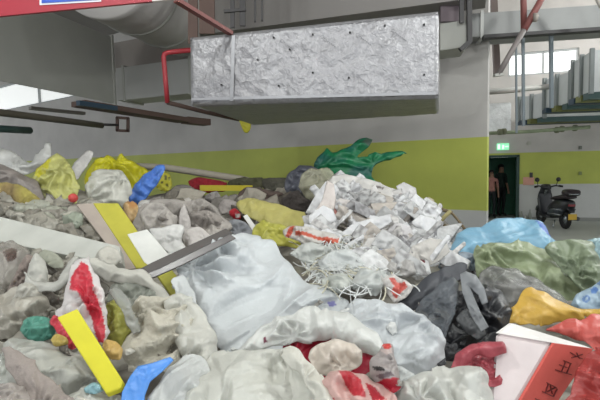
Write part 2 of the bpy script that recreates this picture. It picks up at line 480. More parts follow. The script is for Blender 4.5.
# back wall runs from its free end beside the hall away into the dark; a daylight strip window sits high up in it
s0, _, zb0 = on_wall(BA, BB, 81, 100); s1 = on_wall(BA, BB, -40, 108)[0]
wn_z0 = 3.72; wn_z1 = 4.55
back = wall('wall_back', BA, BB, 5.0, [(s0, s1, wn_z0, wn_z1)], -.1, WALL)
dB = np.array((-7.61, 5.4)); dB /= np.linalg.norm(dB); nB = np.array((-dB[1], dB[0]))   # nB points to the camera side? checked below
if nB@(-np.array(BA)) < 0: nB = -nB
lit = flat('window_daylight', 'f4f6f4', .4, emit=.75, var=.02)
frame_m = flat('window_frame_grey', 'a9adad', .5)
def wp(s, z, off, A=BA, d=dB, n=nB):
    q = np.array(A)+d*s+n*off; return (q[0], q[1], z)
def pane(name, s0, s1, z0, z1, off, th, mat, parent=None, A=BA, d=dB, n=nB):
    c = [wp(s0, z0, off, A, d, n), wp(s1, z0, off, A, d, n), wp(s1, z0, off-th, A, d, n), wp(s0, z0, off-th, A, d, n)]
    c += [(x, y, z1) for (x, y, z) in c]
    v, f = hexa(c); o = mesh(name, v, f, mat, parent)
    bm = bmesh.new(); bm.from_mesh(o.data); bmesh.ops.recalc_face_normals(bm, faces=bm.faces); bm.to_mesh(o.data); bm.free()
    return o
win = empty('window_1', wp(s0, wn_z0, -.1)); tag(win, kind='structure')
pane('pane', s0, s1, wn_z0, wn_z1, -.12, .02, lit, win)
for (a, b, c, d) in ((s0, s1, wn_z0, wn_z0+.05), (s0, s1, wn_z1-.05, wn_z1), (s0, s0+.06, wn_z0, wn_z1), (s0+2.4, s0+2.46, wn_z0, wn_z1)):
    pane('window_frame', a, b, c, d, -.06, .08, frame_m, win)

# far hall wall with the doorway and its high window
FA = np.array((1.0, 15.06)); FB = np.array((16.0, 10.03)); dF = (FB-FA)/np.linalg.norm(FB-FA); nF = np.array((dF[1], -dF[0]))
if nF@(-FA) < 0: nF = -nF
ds0 = on_wall(FA, FB, 485)[0]; ds1 = on_wall(FA, FB, 519.5)[0]
DZ = on_wall(FA, FB, 505, 155)[2]
ws0 = on_wall(FA, FB, 508, 62)[0]; ws1 = on_wall(FA, FB, 579, 60)[0]
wz0 = on_wall(FA, FB, 545, 74)[2]; wz1 = on_wall(FA, FB, 545, 50.5)[2]
far = wall('wall_far', FA, FB, 6.6, [(ds0, ds1, 0, DZ), (ws0, ws1, wz0, wz1)], .25, WALL_FAR)
lit2 = flat('hall_window_daylight', 'fafcfb', .4, emit=1.15, var=.02)
K = dict(A=FA, d=dF, n=nF)
win2 = empty('window_2', wp(ws0, wz0, -.1, **K)); tag(win2, kind='structure')
pane('pane', ws0, ws1, wz0, wz1, -.1, .02, lit2, win2, **K)
for (a, b, c, d) in ((ws0, ws1, wz0, wz0+.05), (ws0, ws1, wz1-.05, wz1), (ws0, ws0+.05, wz0, wz1), (ws1-.05, ws1, wz0, wz1), ((ws0+ws1)/2, (ws0+ws1)/2+.05, wz0, wz1)):
    pane('window_frame', a, b, c, d, -.04, .08, frame_m, win2, **K)
# dark room behind the doorway
dgreen = flat('dark_green_paint', '3f7560', .7, var=.2)
dwall = flat('dark_room_wall', '3f7060', .8)
def room(name, s0_, s1_, z0_, z1_, off, th, mat):
    o = pane(name, s0_, s1_, z0_, z1_, off, th, mat, **K); tag(o, kind='structure'); return o
room('wall_door_room_rear', ds0-.6, ds1+.8, 0, 2.8, -1.6, .1, dgreen)
room('wall_door_room_side', ds1+.75, ds1+.85, 0, 2.8, -.25, 1.35, dwall)
room('wall_door_room_side', ds0-.6, ds0-.5, 0, 2.8, -.25, 1.35, dwall)
room('ceiling_door_room', ds0-.6, ds1+.85, 2.75, 2.85, -.25, 1.45, dwall)
door = empty('door_1', wp(ds0, 0, 0, **K)); tag(door, kind='structure')
dfm = flat('door_frame_dark', '24403a', .5)
pane('door_frame', ds1-.08, ds1, 0, DZ, .03, .2, dfm, door, **K)
pane('door_frame', ds0, ds1, DZ-.07, DZ, .03, .2, dfm, door, **K)

# ceilings and the skirting line
ceil_m = flat('ceiling_grey', '8a8683', .9, var=.08, scale=1)
o = prism('ceiling', [(-16, -4), (12, -4), (12, 6.1), (-16, 6.1)], 5.0, 5.2, ceil_m); tag(o, kind='structure')
o = prism('ceiling_rear', [(-16, 6.1), (2.6, 6.1), (-14.9, 18.8), (-16, 18.8)], 5.0, 5.2, ceil_m); tag(o, kind='structure')
hall_m = flat('hall_ceiling_white', 'd8cfce', .9, var=.05, scale=1)
o = prism('ceiling_hall', [(1.0, 6.3), (17, 6.3), (17, 15.5), (1.0, 15.5)], 6.6, 6.8, hall_m); tag(o, kind='structure')
o = prism('wall_header', [(2.6, 6.15), (17, 6.15), (17, 6.35), (2.6, 6.35)], 5.0, 6.8, hall_m); tag(o, kind='structure')
o = pane('baseboard_far', ds1+.05, 15.7, 0, .1, .03, .03, flat('skirting_grey', '8b8d88', .6), **K); tag(o, kind='structure')
beam_m = flat('beam_concrete', '8a8683', .85, var=.1, scale=2)
pA = V(196, 30, 6.3); pB = V(452, 22, 5.4)
o = prism('trim_1', [(-2.2, 6.9), (2.2, 5.35), (2.35, 5.75), (-2.05, 7.3)], 3.62, 5.0, beam_m); tag(o, kind='structure')

# fluorescent fixtures
tube_m = flat('tube_glow', 'ffffff', .4, emit=4, var=0)
fix_m = flat('fixture_white', 'd9d9d6', .5)
for i, (x, y, z, p) in enumerate(TUBES):
    e = empty('ceiling_lamp_offscreen', (x, y, z)); tag(e, 'white twin tube fluorescent lamp hanging under the ceiling', 'lamp', 'fluorescent ceiling lamps')
    prism('housing', [(x-.65, y-.08), (x+.65, y-.08), (x+.65, y+.08), (x-.65, y+.08)], z, z+.05, fix_m, e, .005)
    tube('tube_offscreen', [(x-.6, y+.0, z-.02), (x+.6, y+.0, z-.02)], .016, tube_m, e)
    for sx in (-.5, .5): tube('hanger', [(x+sx, y, z+.05), (x+sx, y, 5.0)], .006, fix_m, e, 6)
for (x, y, z, p_) in HALL:
    e = empty('ceiling_lamp_offscreen', (x, y, z)); tag(e, 'white long fluorescent lamp hung on rods in the hall', 'lamp', 'fluorescent hall lamps')
    prism('housing', [(x-.65, y-.08), (x+.65, y-.08), (x+.65, y+.08), (x-.65, y+.08)], z, z+.05, fix_m, e, .005)
    tube('tube_offscreen', [(x-.6, y, z-.02), (x+.6, y, z-.02)], .016, tube_m, e)
    for sx in (-.5, .5): tube('hanger', [(x+sx, y, z+.05), (x+sx, y, 6.6)], .006, fix_m, e, 6)

# ---------------------------------------------------------------- foil wrapped duct
def foil_duct():
    FL = P(190, 105.5, 3.95); FR = P(438.5, 98, 3.6); TL = P(189, 37, 3.95); TR = P(438.5, 10.5, 3.6)
    RR = P(439, 113.5, 4.73); RL = P(253, 126, 5.9)
    e = empty('insulated_duct', tuple(FL)); tag(e, 'boxy ventilation duct wrapped in crinkled silver foil insulation', 'duct')
    RR[2] = FR[2]; RL[2] = FL[2]
    TRR = RR.copy(); TRR[2] = TR[2]; TRL = RL.copy(); TRL[2] = TL[2]
    rb = 28
    def face(a, b, c, d, nu, nv):   # a-b bottom, d-c top
        U, W = np.meshgrid(np.linspace(0, 1, nu), np.linspace(0, 1, nv))
        U = U[..., None]; W = W[..., None]
        return (a*(1-U)+b*U)*(1-W)+(d*(1-U)+c*U)*W
    vs = []; fs = []
    def add(a, b, c, d, nu, nv, amp, seed):
        g = face(a, b, c, d, nu, nv); nrm = np.cross(b-a, d-a); nrm = nrm/np.linalg.norm(nrm)
        lu = np.linalg.norm(b-a); lv = np.linalg.norm(d-a)
        U, W = np.meshgrid(np.linspace(0, lu, nu), np.linspace(0, lv, nv))
        ed = np.minimum(np.minimum(U, lu-U), np.minimum(W, lv-W)); k = np.clip(ed/.05, 0, 1)
        h = amp*(crumple(U.ravel(), W.ravel(), 9, seed, 4).reshape(U.shape)*1.0 + .8*noise2(U*3, W*3, seed))*k
        h -= .028*(1-np.clip(ed/.035, 0, 1))**2        # softly rounded edges
        g = g+nrm*h[..., None]; k0 = len(vs); vs.extend(g.reshape(-1, 3).tolist())
        for j in range(nv-1):
            for i in range(nu-1):
                q = k0+j*nu+i; fs.append((q, q+1, q+nu+1, q+nu))
    add(FL, FR, TR, TL, 170, 50, .012, 31)
    o = mesh('front_face', vs, fs, surf('foil'), e, smooth=True); colmesh(o, 'a09fa2'); vs.clear(); fs.clear()
    add(RL, FL, TL, TRL, 60, 30, .006, 32); o = mesh('side_face', vs, fs, surf('foil'), e, smooth=True); colmesh(o, 'a09fa2'); vs.clear(); fs.clear()
    add(FR, RR, TRR, TR, 50, 30, .006, 33); o = mesh('side_face', vs, fs, surf('foil'), e, smooth=True); colmesh(o, 'a09fa2'); vs.clear(); fs.clear()
    add(RL, RR, FR, FL, 90, 40, .007, 34); o = mesh('underside', vs, fs, surf('foil'), e, smooth=True); colmesh(o, 'a09fa2'); vs.clear(); fs.clear()
    add(TL, TR, TRR, TRL, 40, 20, .005, 35); o = mesh('top_face', vs, fs, surf('foil'), e, smooth=True); colmesh(o, 'a09fa2'); vs.clear(); fs.clear()
    add(RR, RL, TRL, TRR, 20, 10, .003, 36); o = mesh('rear_face', vs, fs, surf('foil'), e, smooth=True); colmesh(o, 'a09fa2'); vs.clear(); fs.clear()
    nrm = np.cross(FR-FL, TL-FL); nrm /= np.linalg.norm(nrm)
    black = flat('pin_black', '2a2a2a', .5); ink = flat('stamp_ink', '828185', .6)
    def at(px, py, off=.012):
        r = rays(px, py); t = ((FL-CAM)@nrm)/(r@nrm); return CAM+r*t+nrm*off
    for (px, py) in ((274, 38), (313, 35), (385, 26), (222, 85), (279, 86), (313, 73), (349, 78), (424, 75), (424, 25), (290, 50), (350, 33), (258, 60)):
        c = Vector(at(px, py, .016)); n_ = Vector(nrm)
        tube('pin', [c-n_*.01, c+n_*.004], .008, black, e, 8)
    tp = flat('foil_tape', 'a4a4a8', .45, .2, var=.15, scale=20)
    for (x0, y0, x1, y1, wd) in ((234, 36, 232, 101, .03), (192, 99.5, 436, 93.5, .022)):
        a_, b_ = Vector(at(x0, y0, .011)), Vector(at(x1, y1, .011)); bar('foil_tape', a_, b_, wd, .006, tp, e, up=tuple(nrm))
    eu = (FR-FL)/np.linalg.norm(FR-FL); ev = np.cross(nrm, eu)
    for (px, py) in ((245, 52), (285, 44), (325, 40), (360, 38), (395, 34), (250, 83), (290, 87), (325, 84), (360, 79), (395, 77)):
        c = at(px, py, .027)     # faint diagonal stamp: emblem and a line of small strokes
        vs = []; fs = []
        def st(u0, v0, u1, v1, wd):
            a = c+(eu*u0+ev*v0)*.62; b = c+(eu*u1+ev*v1)*.62; d = (b-a)/np.linalg.norm(b-a); s = np.cross(nrm, d)*wd*.26
            k = len(vs)
            for q in (a-s, a+s, b+s, b-s): vs.append(tuple(q))
            for q in (a-s, a+s, b+s, b-s): vs.append(tuple(q-nrm*.004))
            fs.extend([(k, k+1, k+2, k+3), (k+7, k+6, k+5, k+4), (k, k+4, k+5, k+1), (k+1, k+5, k+6, k+2), (k+2, k+6, k+7, k+3), (k+3, k+7, k+4, k)])
        for r_ in range(6):
            a0 = r_*math.pi/3; st(-.03+.022*math.cos(a0), .03+.022*math.sin(a0), -.03+.022*math.cos(a0+1), .03+.022*math.sin(a0+1), .005)
        for k_ in range(7): st(-.005+k_*.022, .012-k_*.018, .008+k_*.022, .002-k_*.018, .012)
        mesh('printed_stamp', vs, fs, ink, e)
foil_duct()

# ---------------------------------------------------------------- overhead: ducts and pipes to the side of the foil duct
galv = flat('galvanised_grey', 'a8a8a2', .6, .1, var=.12, scale=2); galv2 = flat('galvanised_pale', 'b4b4b1', .5, .1, var=.08, scale=2)
canvas = flat('canvas_grey', 'b6b2b0', .85, var=.08, scale=2)
brown = flat('rust_brown', '5a4740', .7, var=.2); red = flat('red_paint', 'a8343c', .5); redb = flat('red_brown_paint', '7d4a46', .55)
dark = flat('dark_steel', '3a3839', .55); navy = flat('navy_steel', '2c4152', .5); teal = flat('teal_pipe', '36504e', .5)

def rect_duct(name, label, pts, z0, z1, mat, fl=(), flm=None):
    c = np.mean([p[:2] for p in pts], 0); e = empty(name, (c[0], c[1], z0)); tag(e, label, 'duct')
    prism('casing', pts, z0, z1, mat, e, .006)
    p = [np.array(q[:2], float) for q in pts]
    for t in fl:   # flange rings across the run pts0->pts1 / pts3->pts2
        a = p[0]*(1-t)+p[1]*t; b = p[3]*(1-t)+p[2]*t; d = p[1]-p[0]; d = d/np.linalg.norm(d)*.02; s = (b-a)/np.linalg.norm(b-a)*.025
        prism('flange', [a-s-d, a-s+d, b+s+d, b+s-d], z0-.025, z1+.025, flm or mat, e)
    return e
b0 = P(0, 81, 5.67); b1 = P(117, 104, 7.8)
zz = b0[2]
D1 = b1[:2]; D0 = D1+(b0[:2]-D1)*1.7
dd = (D1-D0)/np.linalg.norm(D1-D0); sd = np.array((-dd[1], dd[0]))
rect_duct('ventilation_duct', 'large dull grey rectangular duct beside the round canvas duct', [D0, D1, D1+sd*.22, D0+sd*.22], zz, 3.95, galv, (.985,), galv)
for o in COL.objects:
    if o.name == 'casing':
        for v_ in o.data.vertices:          # the inner lower edge is cut away
            w_ = np.array((v_.co.x, v_.co.y)); q_ = np.array(o.parent.location[:2])+w_-D0
            if abs(q_@sd) > .1 and v_.co.z < .2: v_.co.z += .4
q0 = P(117, 97, 7.75); q1 = P(200, 95, 7.1)
rect_duct('ventilation_duct', 'smaller pale grey duct branching off behind the foil duct', [q0[:2], q1[:2], q1[:2]+np.array((.12, .5)), q0[:2]+np.array((.12, .5))], P(150, 97.5, 7.5)[2], P(150, 64, 7.5)[2], galv2, (.1, .9), galv)
o = prism('duct_plenum', [P(112, 60, 8.4)[:2], P(196, 60, 7.6)[:2], P(196, 60, 7.6)[:2]+(.1, .2), P(112, 60, 8.4)[:2]+(.1, .2)], P(150, 66, 8.0)[2], P(150, 36, 8.0)[2], flat('brown_grey_duct', '8d8680', .7)); tag(o, 'brown grey box duct above the smaller pale grey duct', 'duct')
# round canvas duct
a = V(98, -38, 4.4); b = V(182, 22, 7.2)
e = empty('round_duct', tuple((a+b)/2)); tag(e, 'wide round pale grey canvas duct under the ceiling', 'duct')
npt = [a.lerp(b, k/24) for k in range(25)]
tube('sleeve', npt, .5, canvas, e, 40, [.5+.012*math.sin(k*2.1) for k in range(25)])
for t in (.3, .65, .97):
    q = a.lerp(b, t); d = (b-a).normalized()*.02; tube('hoop', [q-d, q+d], .525, galv, e, 40)
# banner across the ceiling
e = empty('banner', tuple(V(75, 5, 2.6))); tag(e, 'red hanging banner board with a blue white-edged panel', 'sign')
def sgn(name, quad, Y0, off, mat, th=.02):
    q = [V(px, py, Yp-off) for (px, py, Yp) in quad]; v = q+[p+Vector((0, th, 0)) for p in q]
    o = mesh(name, v, [(0, 1, 2, 3), (7, 6, 5, 4), (0, 4, 5, 1), (1, 5, 6, 2), (2, 6, 7, 3), (3, 7, 4, 0)], mat, e)
    bm = bmesh.new(); bm.from_mesh(o.data); bmesh.ops.recalc_face_normals(bm, faces=bm.faces); bm.to_mesh(o.data); bm.free()
YB = 2.7
bred = flat('banner_red', '9c2836', .5, var=.04); bblue = flat('banner_blue', '2b50b4', .5, var=.03); bwhite = flat('banner_white', 'dcdde2', .5, var=.03)
sgn('board', [(-60, 22, YB), (152, 1.2, YB), (152, -40, YB), (-60, -30, YB)], YB, 0, bred)
sgn('white_end', [(152, 1.2, YB), (181, -1.5, YB), (181, -40, YB), (152, -40, YB)], YB, 0, flat('banner_cream', 'cfc6c2', .5))
sgn('panel_border', [(39.5, 5, YB), (101, 1.5, YB), (101, -30, YB), (39.5, -30, YB)], YB, .004, bwhite, .006)
sgn('panel', [(41.5, 3, YB), (99.5, -.5, YB), (99.5, -29, YB), (41.5, -29, YB)], YB, .008, bblue, .006)

def pipe(name, label, pix, r, mat, cat='pipe', n=12):
    o = tube(name, [V(*p) for p in pix], r, mat, n=n); tag(o, label, cat); return o
pipe('drain_pipe', 'long dark brown pipe hung under the grey duct', [(-30, 109, 5.3), (0, 112.5, 5.8), (60, 120, 6.7), (102, 125.5, 7.5)], .048, flat('dull_brown_pipe', '5c564c', .6))
pipe('drain_pipe', 'thin dark pipe running on towards the square bracket', [(98, 124.5, 7.5), (118, 125, 7.8)], .022, dark)
pipe('drain_pipe', 'short dark teal pipe end below the brown pipe', [(-30, 127, 5.6), (30, 130.5, 6.6)], .05, teal)
o = bar('cable_tray', V(30, 108, 7.6), V(84, 113.5, 8.3), .12, .05, flat('tray_grey_brown', '77726a', .6)); tag(o, 'grey brown cable tray beneath the strip window', 'cable tray')
# square hanger bracket
e = empty('square_bracket', tuple(V(122.5, 131, 7.8))); tag(e, 'dark square steel hanger bracket at the pipe end', 'bracket')
for (p, q) in (((116.5, 117.5), (129, 118.5)), ((116.5, 130.5), (129, 131)), ((117.3, 117), (117.3, 131)), ((128, 117.5), (128, 131.5))):
    bar('bracket_side', V(p[0], p[1], 7.8), V(q[0], q[1], 7.8), .04, .045, brown, e)
o = bar('cable_tray', V(78, 103.5, 6.0), V(184, 120.5, 7.6), .3, .07, brown); tag(o, 'dark brown cable tray running under the grey ducts', 'cable tray')
o = bar('cable_tray', V(184.5, 120.2, 7.62), V(207, 122.5, 8.0), .2, .11, brown); tag(o, 'short brown tray end beside the yellow pipe tag', 'cable tray')
o = bar('steel_channel', V(78, 103, 5.6), V(116, 108.5, 6.2), .06, .06, navy); tag(o, 'navy steel channel below the large grey duct', 'steel channel')
# red sprinkler pipe
pipe('sprinkler_pipe', 'bright red bent sprinkler pipe beside the foil duct', [(196, 49.5, 5.2), (168, 52.5, 5.2), (164.5, 54, 5.2), (163.6, 57, 5.2), (165.5, 80, 5.2), (167.5, 103, 5.2)], .028, red)
pipe('sprinkler_pipe', 'brown pipe dropping towards the yellow tag', [(167.5, 102.5, 5.2), (205, 112, 5.6), (239, 119.5, 6.0)], .026, brown)
o = bar('sprinkler_bracket', V(176, 0, 3.4), V(231, 33.5, 3.9), .05, .03, redb); tag(o, 'red brown steel strut slanting down onto the foil duct', 'strut')
e = puffy('pipe_tag', [(238, 117), (244, 116), (250, 119), (251, 128), (248, 133), (244, 132), (240, 124)], 'small yellow plastic tag wrapped round a pipe end', 'tag', None, 'cfc83a', 'matte_plastic', tilt=85, Y=5.97, bulge=.03, wr=.004, wf=30, lift=0, step=1)
# dark ceiling hangers above the foil duct
for (px, y1, wd, lb) in ((193, 44, .10, 'brown flat steel hanger strap beside the slanting strut'), (207, 34, .16, 'wide brown steel hanger plate above the foil duct end'), (232.5, 28, .045, 'dark threaded hanger rod carrying a cross bar'), (242.5, 26, .06, 'thick dark hanger rod above the foil duct'), (255, 22, .02, 'thin dark rod hanging behind the foil duct'), (262, 21, .02, 'second thin dark rod hanging behind the foil duct')):
    o = bar('hanger_rod', V(px, -60, 4.9), V(px, y1, 4.9), wd, .03, brown if px < 220 else dark, up=(0, 1, 0)); tag(o, lb, 'hanger')
o = bar('hanger_crossbar', V(224, 11.5, 4.88), V(246, 9.5, 4.88), .03, .03, dark); tag(o, 'short dark steel cross bar on the hanger rods', 'hanger')
# grey duct over the wall end, flange and strut, and the duct going on over the hall
e = rect_duct('ventilation_duct', 'stubby grey duct piece between foil duct and black flange', [P(440, 47, 5.6)[:2], P(467, 46, 5.45)[:2], P(467, 46, 5.45)[:2]+(.1, .5), P(440, 47, 5.6)[:2]+(.1, .5)], P(455, 48, 5.5)[2], P(455, 21, 5.5)[2], galv)
o = bar('support_post', V(449, -40, 5.65), V(449, 22, 5.65), .22, .05, flat('mauve_plate', '6b6065', .7), up=(0, 1, 0)); tag(o, 'mauve grey steel plate standing on the stubby duct', 'bracket')
e = empty('steel_hanger', tuple(V(463, 50, 5.0))); tag(e, 'black steel hanger with slanted foot beside the wall end', 'hanger')
bar('upright', V(468.5, -60, 5.4), V(469.5, 43, 5.4), .055, .04, dark, e, up=(0, 1, 0)); bar('foot', V(469.8, 41.5, 5.4), V(460, 50, 5.4), .05, .05, dark, e); bar('upright', V(461, -60, 5.42), V(461.5, 23, 5.42), .05, .03, dark, e, up=(0, 1, 0))
rect_duct('ventilation_duct', 'long smooth grey duct crossing above the hall entrance', [P(471, 40, 6.0)[:2], P(700, 22, 5.6)[:2], P(700, 22, 5.6)[:2]+(.1, .45), P(471, 40, 6.0)[:2]+(.1, .45)], P(540, 33.5, 5.9)[2], P(540, 9.5, 5.9)[2], flat('grey_duct_mid', '8d8e8d', .5, .1), (.05,), galv2)
o = bar('steel_channel', V(483, 37.5, 5.86), V(640, 27, 5.58), .12, .04, dark); tag(o, 'dark channel along the underside of the long duct', 'steel channel')
o = bar('steel_post', V(492, -40, 6.75), V(497, 74, 6.75), .09, .05, flat('post_brown_grey', '6f625d', .6), up=(0, 1, 0)); tag(o, 'brown grey steel post at the wall end', 'post')
# pipes and braces in front of the hall
pipe('fire_pipe', 'red brown vertical fire pipe in front of the long duct', [(523, -40, 5.4), (524, 31, 5.4)], .035, redb)
e = empty('brace', tuple(V(498, 75, 5.3))); tag(e, 'slanting brace pipe, red brown above and grey below, crossing the long duct', 'brace')
tube('upper_tube', [V(549, -14, 5.3), V(524, 30, 5.3)], .038, redb, e); tube('lower_tube', [V(524.5, 29, 5.3), V(498, 75, 5.3)], .032, flat('brace_grey', '7d7674', .5), e)
bar('foot_plate', V(494, 75.5, 5.3), V(503, 74.5, 5.3), .06, .03, galv, e); tube('valve', [V(533.5, 17.5, 5.25), V(536.5, 17.5, 5.25)], .05, flat('valve_pale', '9b938c', .5), e)
for (px, y0, y1, wd, lb) in ((516, 36, 133, .022, 'slim blue grey post hanging between wall end and hall window'), (523, 34, 126, .032, 'grey blue post next to the slim one'), (551, 30, 108, .04, 'thick grey blue post in front of the hall window')):
    o = bar('steel_post', V(px, y0, 6.0), V(px+.5, y1, 6.0), wd, wd, flat('post_blue_grey', '6a7479', .5), up=(0, 1, 0)); tag(o, lb, 'post')
pipe('cable_conduit', 'pale conduit at the top of the long duct end', [(588, -20, 5.2), (606, 14, 5.2)], .03, flat('conduit_pale', 'c3beb8', .5))
# things hanging in the hall
far_pipe = flat('far_pipe', '74716a', .5)
pipe('hall_pipe', 'dark bordered horizontal pipe below the hall window', [(482, 92, 10.5), (549, 86.8, 10.3)], .06, flat('hall_pipe_white', 'b9bab6', .5))
pipe('hall_pipe', 'thin dark pipe just beneath the pale hall pipe', [(482, 94, 10.4), (520, 91, 10.3)], .03, far_pipe)
pipe('hall_pipe', 'dirty green stained pipe over the doorway', [(482, 133.5, 10.5), (530, 131.5, 10.3), (590, 127, 10.0)], .04, flat('stained_pipe', '7f8a6f', .7, var=.5, scale=9))
for px, py in ((500, 132), (504, 131.5), (557, 130), (562, 129), (575, 128)):
    o = pipe('pipe_clamp', 'small olive clamp on the stained hall pipe', [(px-1.5, py, 10.2), (px+1.5, py, 10.2)], .07, flat('clamp_olive', '6b7058', .7), 'clamp'); tag(o, group='clamps of the stained hall pipe')
# foil wrapped hall duct
q0 = P(482, 133, 10.8); q1 = P(511, 132, 10.6)
e = empty('insulated_duct', (q0[0], q0[1], q0[2])); tag(e, 'small foil wrapped duct end behind the wall end', 'duct')
o = prism('casing', [q0[:2], q1[:2], q1[:2]+(.3, .9), q0[:2]+(.3, .9)], P(500, 132, 10.7)[2], P(500, 103, 10.7)[2], surf('foil'), e, .02); colmesh(o, 'd8dadb')
# three parallel hall ducts with flanged ends and coloured hanger rails
ribm = flat('duct_end_white', 'bfc3c3', .45, .1); fl = flat('flange_grey', '7d8484', .5)
for i, (px0, px1, yt, yb, Yd, lb) in enumerate(((520, 545, 92, 117, 11.3, 'pale duct with flanged end deepest in the hall'), (545, 571, 71, 103, 9.6, 'pale duct with flanged end, middle one of three in the hall'), (573, 592, 50, 92, 8.3, 'pale duct with flanged end, foremost of three in the hall'))):
    nr = P(px1, yb, Yd); fr = P(px0, yb, Yd+.9); z0 = nr[2]; z1 = P(px1, yt, Yd)[2]
    d = (nr-fr)[:2]; al = np.array((1.0, -.12))
    e = empty('ventilation_duct', (nr[0], nr[1], z0)); tag(e, lb, 'duct')
    prism('casing', [fr[:2], nr[:2], nr[:2]+al*6, fr[:2]+al*6], z0, z1, ribm, e, .01)
    for t in (0, .5, 1.0):
        q = fr[:2]+d*t; s = d/np.linalg.norm(d)*.035
        prism('end_rib', [q-s-al*.05, q+s-al*.05, q+s+al*.02, q-s+al*.02], z0-.03, z1+.03, fl, e)
    for k, mt in enumerate((navy, flat('olive_rail', '6c6f3e', .6), teal)):
        q = fr[:2]+d*(.05+.4*k)
        bar('hanger_rail', (q[0]-.05, q[1], z0-.06), (q[0]+al[0]*6, q[1]+al[1]*6, z0-.06), .22, .12, mt, e)

# exit sign and lamp over the doorway
sg = (on_wall(FA, FB, 496.5)[0], on_wall(FA, FB, 508.5)[0])
z0 = on_wall(FA, FB, 502, 150)[2]; z1 = on_wall(FA, FB, 502, 143.5)[2]
e = empty('exit_sign', wp(sg[0], z0, .05, **K)); tag(e, 'glowing green exit sign above the dark doorway', 'sign')
pane('housing', sg[0], sg[1], z0, z1, .08, .06, flat('exit_green', '8fe8b4', .4, emit=1.0, var=.05), e, **K)
gw = flat('exit_white', 'e8fff0', .4, emit=1.3, var=0)
zm = (z0+z1)/2; sm = (sg[0]+sg[1])/2
pane('running_figure', sm-.02, sm+.03, z0+.03, z1-.05, .085, .005, gw, e, **K)
pane('arrow', sm+.06, sm+.14, zm-.015, zm+.015, .085, .005, gw, e, **K)
pane('doorway_symbol', sm-.14, sm-.08, z0+.03, z1-.03, .085, .005, gw, e, **K)
ls = (on_wall(FA, FB, 492)[0], on_wall(FA, FB, 509.5)[0]); lz = on_wall(FA, FB, 500, 157.5)[2]
e = empty('tube_lamp', wp(ls[0], lz, -.5, **K)); tag(e, 'slim lit tube lamp inside the top of the doorway', 'lamp')
pane('tube', ls[0], ls[1], lz, lz+.03, -.3, .03, flat('tube_lit', 'e6f2ea', .4, emit=.9, var=0), e, **K)
pane('holder', ls[0]-.02, ls[1]+.02, lz+.03, lz+.05, -.29, .05, fix_m, e, **K)
# notice and small fittings on the far wall
def plate(name, px0, px1, py0, py1, mat, label, cat, off=.02):
    a = on_wall(FA, FB, px0, py1); b = on_wall(FA, FB, px1, py0)
    o = pane(name, a[0], b[0], a[2], b[2], off, off+.01, mat, **K); tag(o, label, cat); return o
plate('notice', 523, 534, 177, 185, flat('pink_paper', 'cf9c8c', .8, var=.15), 'pink paper notice stuck beside the doorway', 'notice')
plate('switch_box', 529.5, 532.5, 172.5, 177.5, dark, 'small black switch box above the pink notice', 'switch', .05)
plate('socket', 578.5, 581.5, 146, 149.5, flat('socket_grey', '6b7066', .5), 'small grey box high on the pale wall above the scooter', 'socket', .05)
plate('socket', 578.5, 581.5, 171.5, 175, flat('socket_olive', '7f8a52', .5), 'small olive box on the green band above the scooter', 'socket', .05)
plate('socket', 527.5, 531, 141.5, 145, flat('socket_pale', 'a9a9a0', .5), 'faint pale box high on the wall near the exit sign', 'socket', .05)
for px, hh, lb in ((521.5, .28, 'small grey bottle standing by the doorway'), (526, .18, 'tiny grey bottle standing by the doorway'), (530, .33, 'taller grey bottle standing by the far wall')):
    s_, Y_, _z = on_wall(FA, FB, px); q = wp(s_, 0, .15, **K)
    o = tube('bottle', [(q[0], q[1], 0), (q[0], q[1], hh*.6), (q[0], q[1], hh*.8), (q[0], q[1], hh)], .05, flat('bottle_grey', '8c9088', .4), radii=[.05, .05, .025, .02]); tag(o, lb, 'bottle')

